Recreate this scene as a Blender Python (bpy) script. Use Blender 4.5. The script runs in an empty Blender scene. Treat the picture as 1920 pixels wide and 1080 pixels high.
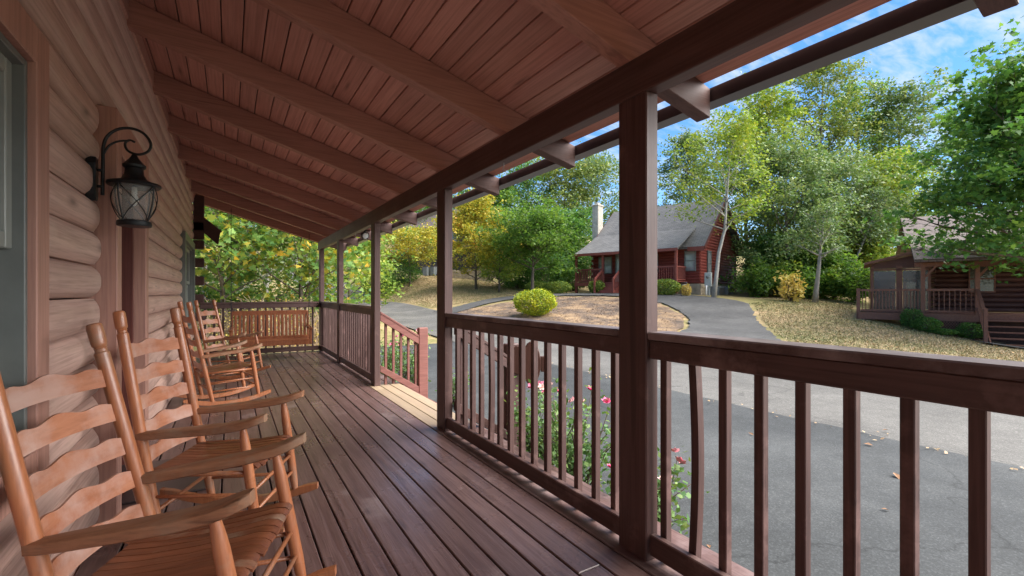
import bpy, bmesh, math, random
import numpy as np
from mathutils import Vector, Matrix

SC = bpy.context.scene
COL = SC.collection
R = math.radians

# ------------------------------------------------------------ camera, sky, sun, exposure
CAM_H, CAM_TH, CAM_F = 1.286, 0.546195, 870.0
cd = bpy.data.cameras.new('camera'); cam = bpy.data.objects.new('camera', cd); COL.objects.link(cam)
cd.sensor_width = 36.0; cd.lens = CAM_F / 1920 * 36.0; cd.shift_y = 9.4 / 1920
cd.clip_start = 0.05; cd.clip_end = 1500
cam.location = (0, 0, CAM_H); cam.rotation_euler = (R(90), 0, -CAM_TH)
SC.camera = cam

SUN_DIR = Vector((0.58, -0.46, 0.70)).normalized()           # towards the sun, veiled by thin cloud
SUN_EL = math.asin(SUN_DIR.z); SUN_AZ = math.atan2(SUN_DIR.x, SUN_DIR.y)
world = bpy.data.worlds.new('World'); SC.world = world; world.use_nodes = True
wn, wl = world.node_tree.nodes, world.node_tree.links
wn.clear()
sky = wn.new('ShaderNodeTexSky'); sky.sky_type = 'NISHITA'; sky.sun_disc = False
sky.sun_elevation = SUN_EL; sky.sun_rotation = SUN_AZ
sky.altitude = 1200; sky.air_density = 1.0; sky.dust_density = 0.3; sky.ozone_density = 3.5
tc = wn.new('ShaderNodeTexCoord'); sep = wn.new('ShaderNodeSeparateXYZ'); wl.new(tc.outputs['Generated'], sep.inputs[0])
addz = wn.new('ShaderNodeMath'); addz.operation = 'ADD'; addz.inputs[1].default_value = 0.12; wl.new(sep.outputs[2], addz.inputs[0])
mxz = wn.new('ShaderNodeMath'); mxz.operation = 'MAXIMUM'; mxz.inputs[1].default_value = 0.05; wl.new(addz.outputs[0], mxz.inputs[0])
dx = wn.new('ShaderNodeMath'); dx.operation = 'DIVIDE'; wl.new(sep.outputs[0], dx.inputs[0]); wl.new(mxz.outputs[0], dx.inputs[1])
dy = wn.new('ShaderNodeMath'); dy.operation = 'DIVIDE'; wl.new(sep.outputs[1], dy.inputs[0]); wl.new(mxz.outputs[0], dy.inputs[1])
cmb = wn.new('ShaderNodeCombineXYZ'); wl.new(dx.outputs[0], cmb.inputs[0]); wl.new(dy.outputs[0], cmb.inputs[1])
mp = wn.new('ShaderNodeMapping'); mp.inputs['Rotation'].default_value = (0, 0, R(28)); mp.inputs['Scale'].default_value = (7.5, 19.0, 1)
wl.new(cmb.outputs[0], mp.inputs[0])
n1 = wn.new('ShaderNodeTexNoise'); n1.inputs['Scale'].default_value = 1.3; n1.inputs['Detail'].default_value = 5; n1.inputs['Roughness'].default_value = 0.55
n1.inputs['Distortion'].default_value = 0.35
wl.new(mp.outputs[0], n1.inputs['Vector'])
n2 = wn.new('ShaderNodeTexNoise'); n2.inputs['Scale'].default_value = 0.35; n2.inputs['Detail'].default_value = 2; wl.new(mp.outputs[0], n2.inputs['Vector'])
ml = wn.new('ShaderNodeMath'); ml.operation = 'ADD'; wl.new(n1.outputs['Fac'], ml.inputs[0]); wl.new(n2.outputs['Fac'], ml.inputs[1])
cr = wn.new('ShaderNodeValToRGB'); cr.color_ramp.elements[0].position = 0.88 / 2; cr.color_ramp.elements[1].position = 1.30 / 2
cr.color_ramp.elements[0].color = (0, 0, 0, 1); cr.color_ramp.elements[1].color = (0.7, 0.7, 0.7, 1)
hf = wn.new('ShaderNodeMath'); hf.operation = 'MULTIPLY'; hf.inputs[1].default_value = 0.5; wl.new(ml.outputs[0], hf.inputs[0])
wl.new(hf.outputs[0], cr.inputs[0])
mix = wn.new('ShaderNodeMix'); mix.data_type = 'RGBA'; wl.new(cr.outputs[0], mix.inputs['Factor'])
hs_ = wn.new('ShaderNodeHueSaturation'); hs_.inputs['Saturation'].default_value = 1.2; wl.new(sky.outputs[0], hs_.inputs['Color']); wl.new(hs_.outputs[0], mix.inputs['A']); mix.inputs['B'].default_value = (3.3, 3.6, 4.0, 1)
bg = wn.new('ShaderNodeBackground'); bg.inputs['Strength'].default_value = 0.055
wl.new(mix.outputs['Result'], bg.inputs['Color'])
wo = wn.new('ShaderNodeOutputWorld'); wl.new(bg.outputs[0], wo.inputs[0])

sl = bpy.data.lights.new('sun', 'SUN'); sl.energy = 3.2; sl.angle = R(75); sl.color = (1.0, 0.95, 0.87)
sun = bpy.data.objects.new('sun', sl); COL.objects.link(sun)
sun.rotation_euler = (-SUN_DIR).to_track_quat('-Z', 'Y').to_euler()

SC.view_settings.view_transform = 'Standard'; SC.view_settings.look = 'None'
SC.view_settings.exposure = 2.32; SC.view_settings.gamma = 1.0; SC.view_settings.use_curve_mapping = False
SC.render.engine = 'CYCLES'
SC.cycles.max_bounces = 8; SC.cycles.diffuse_bounces = 5; SC.cycles.transparent_max_bounces = 8

# ------------------------------------------------------------ mesh helpers
class MB:
    def __init__(self): self.v = []; self.f = []
    def add(self, vs, fs):
        b = len(self.v); self.v += [tuple(p) for p in vs]; self.f += [tuple(i + b for i in q) for q in fs]; return self
    def box(self, x0, x1, y0, y1, z0, z1):
        vs = [(x, y, z) for z in (z0, z1) for y in (y0, y1) for x in (x0, x1)]
        return self.add(vs, [(0, 2, 3, 1), (4, 5, 7, 6), (0, 1, 5, 4), (2, 6, 7, 3), (0, 4, 6, 2), (1, 3, 7, 5)])
    def bar(self, a, b, w, h, up=(0, 0, 1)):
        """beam from a to b, width w (sideways), height h (along up)"""
        a, b = Vector(a), Vector(b); d = (b - a).normalized(); s = d.cross(Vector(up))
        if s.length < 1e-4: s = Vector((1, 0, 0))
        s.normalize(); u = s.cross(d).normalized()
        vs = []
        for p in (a, b):
            for k, m in ((-1, -1), (1, -1), (1, 1), (-1, 1)): vs.append(p + s * (k * w / 2) + u * (m * h / 2))
        return self.add(vs, [(3, 2, 1, 0), (4, 5, 6, 7), (0, 1, 5, 4), (1, 2, 6, 5), (2, 3, 7, 6), (3, 0, 4, 7)])
    def prism(self, poly, axis, a0, a1):
        n = len(poly); vs = []
        for a in (a0, a1):
            for p, q in poly:
                vs.append({'x': (a, p, q), 'y': (p, a, q), 'z': (p, q, a)}[axis])
        fs = [tuple(range(n))[::-1], tuple(range(n, 2 * n))] + [(i, (i + 1) % n, (i + 1) % n + n, i + n) for i in range(n)]
        return self.add(vs, fs)
    def tube(self, path, rad, n=8, cap=True, flat=1.0):
        path = [Vector(p) for p in path]; m = len(path)
        if not hasattr(rad, '__len__'): rad = [rad] * m
        vs = []; ref = None
        for i, p in enumerate(path):
            d = (path[min(i + 1, m - 1)] - path[max(i - 1, 0)]).normalized()
            if ref is None: ref = Vector((1, 0, 0)) if abs(d.x) < 0.9 else Vector((0, 1, 0))
            s = d.cross(ref).normalized(); u = s.cross(d).normalized(); ref = u
            for k in range(n):
                t = 2 * math.pi * k / n; vs.append(p + s * (math.cos(t) * rad[i]) + u * (math.sin(t) * rad[i] * flat))
        fs = [(i * n + k, i * n + (k + 1) % n, (i + 1) * n + (k + 1) % n, (i + 1) * n + k) for i in range(m - 1) for k in range(n)]
        if cap: fs += [tuple(range(n))[::-1], tuple(range((m - 1) * n, m * n))]
        return self.add(vs, fs)
    def lathe(self, prof, c=(0, 0, 0), n=16):
        vs = []; m = len(prof)
        for r, z in prof:
            for k in range(n):
                t = 2 * math.pi * k / n; vs.append((c[0] + r * math.cos(t), c[1] + r * math.sin(t), c[2] + z))
        fs = [(i * n + k, i * n + (k + 1) % n, (i + 1) * n + (k + 1) % n, (i + 1) * n + k) for i in range(m - 1) for k in range(n)]
        fs += [tuple(range(n))[::-1], tuple(range((m - 1) * n, m * n))]
        return self.add(vs, fs)
    def mesh(self, name, smooth=False, bev=0.0):
        me = bpy.data.meshes.new(name); me.from_pydata([tuple(p) for p in self.v], [], self.f)
        bm = bmesh.new(); bm.from_mesh(me)
        bmesh.ops.recalc_face_normals(bm, faces=bm.faces)
        if bev:
            es = [e for e in bm.edges if len(e.link_faces) == 2 and e.calc_face_angle(0) > 0.6]
            bmesh.ops.bevel(bm, geom=es, offset=bev, segments=1, affect='EDGES', clamp_overlap=True)
        bm.to_mesh(me); bm.free()
        if smooth: me.shade_smooth()
        return me
    def build(self, name, mat, parent=None, smooth=False, bev=0.0, angle=None):
        me = self.mesh(name, smooth, bev); me.materials.append(mat)
        if angle: me.shade_smooth(); me.set_sharp_from_angle(angle=R(angle))
        return link(name, me, parent)

def link(name, data, parent=None, loc=None):
    o = bpy.data.objects.new(name, data); COL.objects.link(o)
    if parent: o.parent = parent
    if loc: o.location = loc
    return o
def empty(name, loc=(0, 0, 0), rz=0.0):
    o = bpy.data.objects.new(name, None); COL.objects.link(o); o.location = loc; o.rotation_euler = (0, 0, rz); o.empty_display_size = 0.1
    return o
def tag(o, label, cat, group=None):
    o['label'] = label; o['category'] = cat
    if group: o['group'] = group
    return o
def struct(o): o['kind'] = 'structure'; return o
def dup(o, parent=None):
    c = o.copy(); COL.objects.link(c)
    if parent: c.parent = parent
    for ch in o.children: dup(ch, c)
    return c

# ------------------------------------------------------------ materials
def mk(name):
    m = bpy.data.materials.new(name); m.use_nodes = True; nt = m.node_tree
    return m, nt, nt.nodes, nt.links, nt.nodes['Principled BSDF']
def noise(N, L, vec, scale, detail=4, rough=0.55, dist=0.0):
    t = N.new('ShaderNodeTexNoise'); t.inputs['Scale'].default_value = scale; t.inputs['Detail'].default_value = detail
    t.inputs['Roughness'].default_value = rough; t.inputs['Distortion'].default_value = dist
    if vec is not None: L.new(vec, t.inputs['Vector'])
    return t.outputs['Fac']
def ramp(N, L, fac, stops):
    r = N.new('ShaderNodeValToRGB'); e = r.color_ramp.elements
    while len(e) < len(stops): e.new(0.5)
    for i, (p, c) in enumerate(stops):
        e[i].position = p; e[i].color = (c[0], c[1], c[2], 1) if hasattr(c, '__len__') else (c, c, c, 1)
    L.new(fac, r.inputs[0]); return r.outputs[0]
def mixc(N, L, fac, a, b, mode='MIX'):
    m = N.new('ShaderNodeMix'); m.data_type = 'RGBA'; m.blend_type = mode
    for s, x in (('Factor', fac), ('A', a), ('B', b)):
        if hasattr(x, 'is_linked'): L.new(x, m.inputs[s])
        elif hasattr(x, '__len__'): m.inputs[s].default_value = (x[0], x[1], x[2], 1)
        else: m.inputs[s].default_value = x
    return m.outputs['Result']
def math_(N, L, op, a, b):
    m = N.new('ShaderNodeMath'); m.operation = op
    for i, x in enumerate((a, b)):
        if hasattr(x, 'is_linked'): L.new(x, m.inputs[i])
        else: m.inputs[i].default_value = x
    return m.outputs[0]
def bump(N, L, bsdf, h, strength, dist=0.01):
    b = N.new('ShaderNodeBump'); b.inputs['Strength'].default_value = strength; b.inputs['Distance'].default_value = dist
    L.new(h, b.inputs['Height']); L.new(b.outputs[0], bsdf.inputs['Normal'])
def objvec(N, L, scale, rnd=True):
    t = N.new('ShaderNodeTexCoord'); v = t.outputs['Object']
    if rnd:
        oi = N.new('ShaderNodeObjectInfo'); a = N.new('ShaderNodeVectorMath'); a.operation = 'SCALE'
        cb = N.new('ShaderNodeCombineXYZ')
        for i in range(3): L.new(oi.outputs['Random'], cb.inputs[i])
        L.new(cb.outputs[0], a.inputs[0]); a.inputs['Scale'].default_value = 53.0
        ad = N.new('ShaderNodeVectorMath'); L.new(v, ad.inputs[0]); L.new(a.outputs[0], ad.inputs[1]); v = ad.outputs[0]
    m = N.new('ShaderNodeMapping'); m.inputs['Scale'].default_value = scale; L.new(v, m.inputs[0])
    return v, m.outputs[0]

def wood(name, c1, c2, grain=(30, 1.5, 30), rough=0.55, bmp=0.25, vary=0.22, worn=None, worn_amt=0.5, spec=0.35, worn_scale=3.0, rough_var=0.15, yband=None, knots=0.0, kscale=(2.2, 0.9, 2.2), cracks=0.0):
    m, nt, N, L, B = mk(name)
    v, g = objvec(N, L, grain)
    f = noise(N, L, g, 1.0, 7, 0.62, 0.6)
    big = noise(N, L, v, 1.7, 4, 0.6)
    col = ramp(N, L, f, [(0.3, c1), (0.7, c2)])
    gm = N.new('ShaderNodeMapping'); gm.inputs['Scale'].default_value = tuple(q * 3.2 if q > 5 else q * 2.0 for q in grain); L.new(v, gm.inputs[0])
    fg = noise(N, L, gm.outputs[0], 1.0, 4, 0.6, 0.2)
    col = mixc(N, L, math_(N, L, 'MULTIPLY', ramp(N, L, fg, [(0.33, 1.0), (0.55, 0.0)]), 0.55), col, tuple(x * 0.55 for x in c1))
    col = mixc(N, L, math_(N, L, 'MULTIPLY', big, 0.55), col, tuple(x * 0.72 for x in c1))
    if worn:
        w = noise(N, L, v, worn_scale, 6, 0.65)
        wf = ramp(N, L, w, [(0.62 - worn_amt * 0.3, 0.0), (0.78 - worn_amt * 0.25, 1.0)])
        wf = math_(N, L, 'MULTIPLY', wf, ramp(N, L, f, [(0.25, 1.0), (0.75, 0.45)]))
        col = mixc(N, L, wf, col, worn)
    if cracks:                                 # drying checks along the grain
        cm = N.new('ShaderNodeMapping'); cm.inputs['Scale'].default_value = tuple(q * 1.1 if q > 5 else q * 0.8 for q in grain); L.new(v, cm.inputs[0])
        ck = noise(N, L, cm.outputs[0], 0.55, 3, 0.5, 0.3)
        col = mixc(N, L, math_(N, L, 'MULTIPLY', ramp(N, L, ck, [(0.30, 1.0), (0.345, 0.0)]), cracks), col, tuple(x * 0.25 for x in c1))
    if knots:
        km = N.new('ShaderNodeMapping'); km.inputs['Scale'].default_value = kscale; L.new(v, km.inputs[0])
        kv = N.new('ShaderNodeTexVoronoi'); kv.inputs['Scale'].default_value = 1.0; L.new(km.outputs[0], kv.inputs['Vector'])
        col = mixc(N, L, math_(N, L, 'MULTIPLY', ramp(N, L, kv.outputs['Distance'], [(0.035, 1.0), (0.085, 0.45), (0.16, 0.0)]), knots), col, tuple(x * 0.35 for x in c1))
    if yband:                                  # trodden strip in front of the steps
        y0, y1, wc = yband
        sx = N.new('ShaderNodeSeparateXYZ'); tcy = N.new('ShaderNodeTexCoord'); L.new(tcy.outputs['Object'], sx.inputs[0])
        yy = math_(N, L, 'ADD', sx.outputs[1], math_(N, L, 'MULTIPLY', math_(N, L, 'SUBTRACT', noise(N, L, v, 4.0, 5, 0.6), 0.5), 0.9))
        k = N.new('ShaderNodeMapRange'); k.inputs['From Min'].default_value = y0 - 0.12; k.inputs['From Max'].default_value = y0 + 0.12; L.new(yy, k.inputs['Value'])
        k2 = N.new('ShaderNodeMapRange'); k2.inputs['From Min'].default_value = y1 + 0.12; k2.inputs['From Max'].default_value = y1 - 0.12; L.new(yy, k2.inputs['Value'])
        kk = math_(N, L, 'MULTIPLY', math_(N, L, 'MULTIPLY', k.outputs[0], k2.outputs[0]), ramp(N, L, f, [(0.2, 1.0), (0.75, 0.55)]))
        col = mixc(N, L, kk, col, wc)
    oi = N.new('ShaderNodeObjectInfo')
    h = N.new('ShaderNodeHueSaturation'); L.new(col, h.inputs['Color'])
    vv = math_(N, L, 'ADD', math_(N, L, 'MULTIPLY', oi.outputs['Random'], vary), 1.0 - vary / 2); L.new(vv, h.inputs['Value'])
    L.new(h.outputs[0], B.inputs['Base Color'])
    rr = math_(N, L, 'ADD', math_(N, L, 'MULTIPLY', big, rough_var * 2), rough - rough_var); L.new(rr, B.inputs['Roughness'])
    B.inputs['Specular IOR Level'].default_value = spec
    bump(N, L, B, f, bmp, 0.004)
    return m
def plain(name, c, rough=0.5, metal=0.0, var=0.15, scale=8.0, bmp=0.0, spec=0.5):
    m, nt, N, L, B = mk(name)
    v, g = objvec(N, L, (scale,) * 3)
    f = noise(N, L, g, 1.0, 5, 0.6)
    L.new(ramp(N, L, f, [(0.3, tuple(x * (1 - var) for x in c)), (0.7, tuple(min(1, x * (1 + var)) for x in c))]), B.inputs['Base Color'])
    B.inputs['Roughness'].default_value = rough; B.inputs['Metallic'].default_value = metal; B.inputs['Specular IOR Level'].default_value = spec
    if bmp: bump(N, L, B, f, bmp, 0.02)
    return m
def leafmat(name, cols, trans=0.58, clump=0.35, rough=0.5, clump_scale=0.55):
    m, nt, N, L, B = mk(name)
    geo = N.new('ShaderNodeNewGeometry'); t = N.new('ShaderNodeTexCoord')
    oi = N.new('ShaderNodeObjectInfo')
    cl = noise(N, L, t.outputs['Object'], clump_scale, 3, 0.6)
    cl = ramp(N, L, cl, [(0.3, 0.0), (0.7, 1.0)])
    f = math_(N, L, 'ADD', math_(N, L, 'MULTIPLY', geo.outputs['Random Per Island'], 1 - clump), math_(N, L, 'MULTIPLY', cl, clump))
    n = len(cols); cols = [tuple(min(1, x * 1.75) for x in c) for c in cols]
    col = ramp(N, L, f, [((i + 0.0) / (n - 1) * 0.84 + 0.08, c) for i, c in enumerate(cols)])
    L.new(col, B.inputs['Base Color']); B.inputs['Roughness'].default_value = rough; B.inputs['Specular IOR Level'].default_value = 0.3
    tr = N.new('ShaderNodeBsdfTranslucent'); L.new(mixc(N, L, 1.0, col, (1.0, 1.0, 0.55), 'MULTIPLY'), tr.inputs['Color'])
    mx = N.new('ShaderNodeMixShader'); mx.inputs[0].default_value = trans
    out = N['Material Output'] if 'Material Output' in N else N.new('ShaderNodeOutputMaterial')
    L.new(B.outputs[0], mx.inputs[1]); L.new(tr.outputs[0], mx.inputs[2]); L.new(mx.outputs[0], out.inputs[0])
    return m

M = {}
M['deck'] = wood('deck_stain', (0.11, 0.06, 0.054), (0.21, 0.13, 0.118), (26, 1.3, 26), 0.30, 0.8, 0.30, worn=(0.30, 0.225, 0.215), worn_amt=0.10, spec=0.6, worn_scale=1.8, rough_var=0.2, knots=0.6, kscale=(7.0, 1.6, 7.0), cracks=0.5)
M['deck_step'] = wood('deck_stain_worn_at_steps', (0.11, 0.06, 0.054), (0.21, 0.13, 0.118), (26, 1.3, 26), 0.45, 0.6, 0.22, worn=(0.275, 0.200, 0.194), worn_amt=0.4, worn_scale=2.2, yband=(4.15, 6.55, (0.425, 0.325, 0.213)), knots=0.6, kscale=(7.0, 1.6, 7.0), cracks=0.5)
M['post'] = wood('post_stain', (0.08, 0.042, 0.037), (0.128, 0.071, 0.063), (22, 22, 1.2), 0.5, 0.3, 0.14, worn=(0.20, 0.115, 0.10), worn_amt=0.15, knots=0.5, kscale=(5, 5, 1.3), cracks=0.5)
M['rail'] = wood('rail_stain', (0.08, 0.042, 0.037), (0.128, 0.071, 0.063), (22, 1.2, 22), 0.45, 0.35, 0.16, worn=(0.24, 0.16, 0.145), worn_amt=0.25, cracks=0.5)
M['rail_x'] = wood('rail_stain_across', (0.08, 0.042, 0.037), (0.128, 0.071, 0.063), (1.2, 22, 22), 0.45, 0.35, 0.16)
M['baluster'] = wood('baluster_stain', (0.08, 0.042, 0.037), (0.128, 0.071, 0.063), (30, 30, 1.5), 0.5, 0.3, 0.2, worn=(0.24, 0.14, 0.125), worn_amt=0.2, knots=0.4, kscale=(8, 8, 2), cracks=0.4)
M['redrail'] = wood('stair_rail_stain', (0.19, 0.072, 0.058), (0.27, 0.112, 0.092), (1.5, 22, 22), 0.5, 0.3, 0.15)
M['tail'] = wood('rafter_stain_painted_shade', (0.105, 0.056, 0.049), (0.15, 0.085, 0.074), (1.2, 22, 22), 0.6, 0.25, 0.15, knots=0.4, kscale=(1.2, 5, 5))  # rafter stain with shade painted in, dulling the sunlit tails
M['cap'] = wood('cap_weathered', (0.085, 0.05, 0.046), (0.135, 0.088, 0.082), (22, 1.2, 22), 0.42, 0.4, 0.12, worn=(0.30, 0.245, 0.235), worn_amt=0.6, worn_scale=2.0, cracks=0.6)
M['beam'] = wood('beam_stain', (0.1, 0.052, 0.044), (0.15, 0.082, 0.07), (22, 1.0, 22), 0.5, 0.25, 0.1, worn=(0.22, 0.13, 0.105), worn_amt=0.1, knots=0.4, kscale=(5, 1.0, 5), cracks=0.4)
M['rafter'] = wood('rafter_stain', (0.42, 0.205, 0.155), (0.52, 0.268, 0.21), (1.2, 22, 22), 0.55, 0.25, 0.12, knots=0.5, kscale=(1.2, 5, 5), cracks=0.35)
M['ceil'] = wood('ceiling_stain', (0.52, 0.25, 0.195), (0.68, 0.365, 0.295), (24, 0.9, 24), 0.5, 0.2, 0.2, knots=0.75, kscale=(7.8, 1.1, 7.8))
M['log'] = wood('log_stain', (0.47, 0.295, 0.24), (0.68, 0.46, 0.385), (26, 1.0, 26), 0.55, 0.35, 0.18, worn=(0.520, 0.364, 0.293), worn_amt=0.3, worn_scale=2.4, knots=0.8, kscale=(2.6, 1.5, 5.5), cracks=0.7)
M['trim'] = wood('trim_stain', (0.42, 0.215, 0.165), (0.52, 0.29, 0.225), (22, 22, 1.2), 0.55, 0.25, 0.1)
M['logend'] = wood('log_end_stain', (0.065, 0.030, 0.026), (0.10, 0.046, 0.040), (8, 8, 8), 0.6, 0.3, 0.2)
M['door'] = wood('door_stain', (0.11, 0.035, 0.028), (0.16, 0.055, 0.045), (22, 22, 1.2), 0.4, 0.15, 0.1)
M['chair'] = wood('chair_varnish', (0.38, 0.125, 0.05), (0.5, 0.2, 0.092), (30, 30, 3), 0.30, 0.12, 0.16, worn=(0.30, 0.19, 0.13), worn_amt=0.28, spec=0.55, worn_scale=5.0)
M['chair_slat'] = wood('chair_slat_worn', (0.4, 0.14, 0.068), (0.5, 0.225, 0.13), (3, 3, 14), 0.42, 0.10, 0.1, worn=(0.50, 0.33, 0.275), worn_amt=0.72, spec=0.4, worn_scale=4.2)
M['chair_arm'] = wood('chair_arm_worn', (0.25, 0.105, 0.052), (0.41, 0.195, 0.105), (3, 30, 30), 0.5, 0.4, 0.18, worn=(0.275, 0.187, 0.127), worn_amt=0.5, worn_scale=6.0, cracks=0.7)
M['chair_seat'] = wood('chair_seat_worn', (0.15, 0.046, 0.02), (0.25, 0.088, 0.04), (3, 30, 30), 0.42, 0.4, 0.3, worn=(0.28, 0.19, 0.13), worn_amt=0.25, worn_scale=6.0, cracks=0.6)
M['swing'] = wood('swing_varnish', (0.22, 0.065, 0.026), (0.32, 0.115, 0.050), (20, 20, 3), 0.4, 0.15, 0.16)
M['black'] = plain('black_iron', (0.022, 0.023, 0.025), 0.45, 0.6, 0.3, 20)
M['gutter'] = plain('gutter_metal', (0.055, 0.042, 0.042), 0.32, 0.2, 0.1, 6)
M['sash'] = plain('window_sash', (0.14, 0.15, 0.14), 0.4, 0.0, 0.1, 10)
M['sash_light'] = plain('window_sash_light', (0.27, 0.28, 0.255), 0.4, 0.0, 0.08, 10)
M['metal'] = plain('grey_metal', (0.42, 0.43, 0.43), 0.4, 0.7, 0.1, 10)
M['cream'] = plain('cream_paint', (0.55, 0.45, 0.24), 0.6, 0, 0.12, 10)
M['signwood'] = wood('ornament_wood', (0.05, 0.018, 0.012), (0.085, 0.03, 0.02), (20, 20, 3), 0.5, 0.2, 0.1)
def glassy(name, c, rough=0.06):
    m, nt, N, L, B = mk(name); B.inputs['Roughness'].default_value = rough
    v, g = objvec(N, L, (3, 3, 3)); f = noise(N, L, g, 1.0, 2)
    L.new(ramp(N, L, f, [(0.3, tuple(x * 0.7 for x in c)), (0.7, c)]), B.inputs['Base Color'])
    B.inputs['Specular IOR Level'].default_value = 0.8; B.inputs['Coat Weight'].default_value = 0.5; B.inputs['Coat Roughness'].default_value = 0.02
    return m
M['pane'] = glassy('window_glass', (0.10, 0.11, 0.11))
M['pane_dark'] = glassy('screen_glass', (0.030, 0.034, 0.034), 0.25)
M['pane_blind'] = glassy('window_glass_with_blind', (0.30, 0.32, 0.33), 0.15)
m, nt, N, L, B = mk('seeded_glass'); B.inputs['Base Color'].default_value = (0.75, 0.77, 0.76, 1); B.inputs['Roughness'].default_value = 0.12; B.inputs['Specular IOR Level'].default_value = 0.9
tb = N.new('ShaderNodeBsdfTransparent'); tb.inputs[0].default_value = (0.95, 0.96, 0.95, 1); mxs = N.new('ShaderNodeMixShader'); sd = noise(N, L, None, 45, 3)
L.new(ramp(N, L, sd, [(0.40, 0.04), (0.75, 0.28)]), mxs.inputs[0]); L.new(tb.outputs[0], mxs.inputs[1]); L.new(B.outputs[0], mxs.inputs[2]); L.new(mxs.outputs[0], N['Material Output'].inputs[0])
bump(N, L, B, sd, 0.5, 0.004); M['glass'] = m
m, nt, N, L, B = mk('lens_glass'); B.inputs['Base Color'].default_value = (0.6, 0.62, 0.62, 1); B.inputs['Roughness'].default_value = 0.1; B.inputs['Specular IOR Level'].default_value = 0.8; M['lens'] = m
m, nt, N, L, B = mk('bulb_glass'); B.inputs['Base Color'].default_value = (0.75, 0.74, 0.7, 1); B.inputs['Roughness'].default_value = 0.2; M['bulb'] = m

# ------------------------------------------------------------ terrain
CP = [(x, y, -0.5) for x in (-12, -4, 2, 6, 9, 11.5) for y in (-20, -8, 0, 6, 11)]
CP += [(6, 18, -.3), (11, 18, -.2), (6, 25, 0), (11, 25, 0.05), (6, 39, .4), (11, 39, .5), (8, 46, 1.2), (8, 53, 2.9), (7, 61, 5.2), (-2, 60, 5.6), (16, 63, 8),
       (12.9, 19, .21), (15.05, 9, -.33), (16.3, 12.3, -.2), (18.8, 14.3, .05), (21.3, 12.8, .02), (24, 14.6, .69), (22.2, 19.2, .95), (23.4, 22, 1.2), (25.3, 19.7, 1.2),
       (24, 28, 1.3), (30, 24, 1.3), (30, 32, 1.5), (26, 18, 1.0), (31, 20, 1.2), (20, 26, 1.15), (17.8, 27.8, 1.0), (13.8, 26.8, .6), (12.3, 27.6, .3),
       (17.4, 4, -.45), (20, -4, -.6), (14, -12, -.5), (24.3, 9.6, .2), (27.2, 6.6, -.55), (24.7, 5.5, -.7), (31, 2.5, -.85), (34, 10, .3), (25.5, 13.7, .62), (30, 14.5, .85),
       (40, 30, 3), (42, 8, 1), (36, 45, 5), (55, 55, 10), (62, 20, 5), (45, -15, -1), (30, -30, -1), (0, -40, -1), (80, 80, 14), (90, 0, 4),
       (19, 48, 3.2), (13, 45, 2.4), (14, 37, 1.4), (20, 36, 1.9), (24, 46, 3.4), (16, 42, 2.4), (12.3, 33, .7), (16.5, 31.5, 1.2), (22, 55, 4), (30, 62, 8),
       (0, 16, -.45), (0, 25, .1), (0, 40, 2.2), (-10, 20, 0), (-12, 40, 3.2), (-30, 25, 2), (-30, -20, -1), (-40, 60, 8), (0, 90, 12), (40, 100, 16)]
_P = np.array(CP, float)
def _phi(r): return np.where(r > 1e-9, r * r * np.log(np.maximum(r, 1e-9)), 0.0)
_n = len(_P); _K = _phi(np.linalg.norm(_P[:, None, :2] - _P[None, :, :2], axis=2)) + np.eye(_n) * 6.0
_Q = np.hstack([np.ones((_n, 1)), _P[:, :2]])
_A = np.block([[_K, _Q], [_Q.T, np.zeros((3, 3))]])
_W = np.linalg.solve(_A, np.concatenate([_P[:, 2], np.zeros(3)]))
def G(x, y):
    x = np.asarray(x, float); y = np.asarray(y, float); sh = x.shape; q = np.stack([x.ravel(), y.ravel()], 1)
    out = np.empty(len(q))
    for i in range(0, len(q), 20000):
        b = q[i:i + 20000]
        k = _phi(np.linalg.norm(b[:, None] - _P[None, :, :2], axis=2))
        z = k @ _W[:_n] + _W[_n] + b @ _W[_n + 1:]
        near = np.clip((11.8 - b[:, 0]) / 2.0, 0, 1) * np.clip((13.0 - b[:, 1]) / 5.0, 0, 1)
        out[i:i + 20000] = z * (1 - near) + (-0.5) * near
    return out.reshape(sh)
def g(x, y): return float(G(np.array([x]), np.array([y]))[0])

def grid_mesh(name, X, Y, Z, mat):
    ny, nx = X.shape; me = bpy.data.meshes.new(name)
    vs = np.stack([X, Y, Z], -1).reshape(-1, 3)
    idx = np.arange(nx * ny).reshape(ny, nx)
    fs = np.stack([idx[:-1, :-1], idx[:-1, 1:], idx[1:, 1:], idx[1:, :-1]], -1).reshape(-1, 4)
    me.from_pydata(vs.tolist(), [], fs.tolist()); me.materials.append(mat); me.shade_smooth(); return me

m, nt, N, L, B = mk('ground_grass')
t = N.new('ShaderNodeTexCoord'); v = t.outputs['Object']
big = noise(N, L, v, 0.16, 4, 0.6); mid = noise(N, L, v, 1.1, 6, 0.7); fine = noise(N, L, v, 14, 5, 0.75)
mixf = math_(N, L, 'ADD', math_(N, L, 'MULTIPLY', big, 0.55), math_(N, L, 'MULTIPLY', mid, 0.45))
col = ramp(N, L, mixf, [(0.37, (0.160, 0.162, 0.062)), (0.475, (0.275, 0.232, 0.106)), (0.565, (0.42, 0.302, 0.168)), (0.66, (0.49, 0.345, 0.21))])
col = mixc(N, L, 0.55, col, ramp(N, L, fine, [(0.25, 0.5), (0.7, 1.15)]), 'MULTIPLY')
L.new(col, B.inputs['Base Color']); B.inputs['Roughness'].default_value = 0.9; B.inputs['Specular IOR Level'].default_value = 0.1
bump(N, L, B, math_(N, L, 'ADD', fine, mid), 0.7, 0.06); M['grass'] = m

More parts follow.
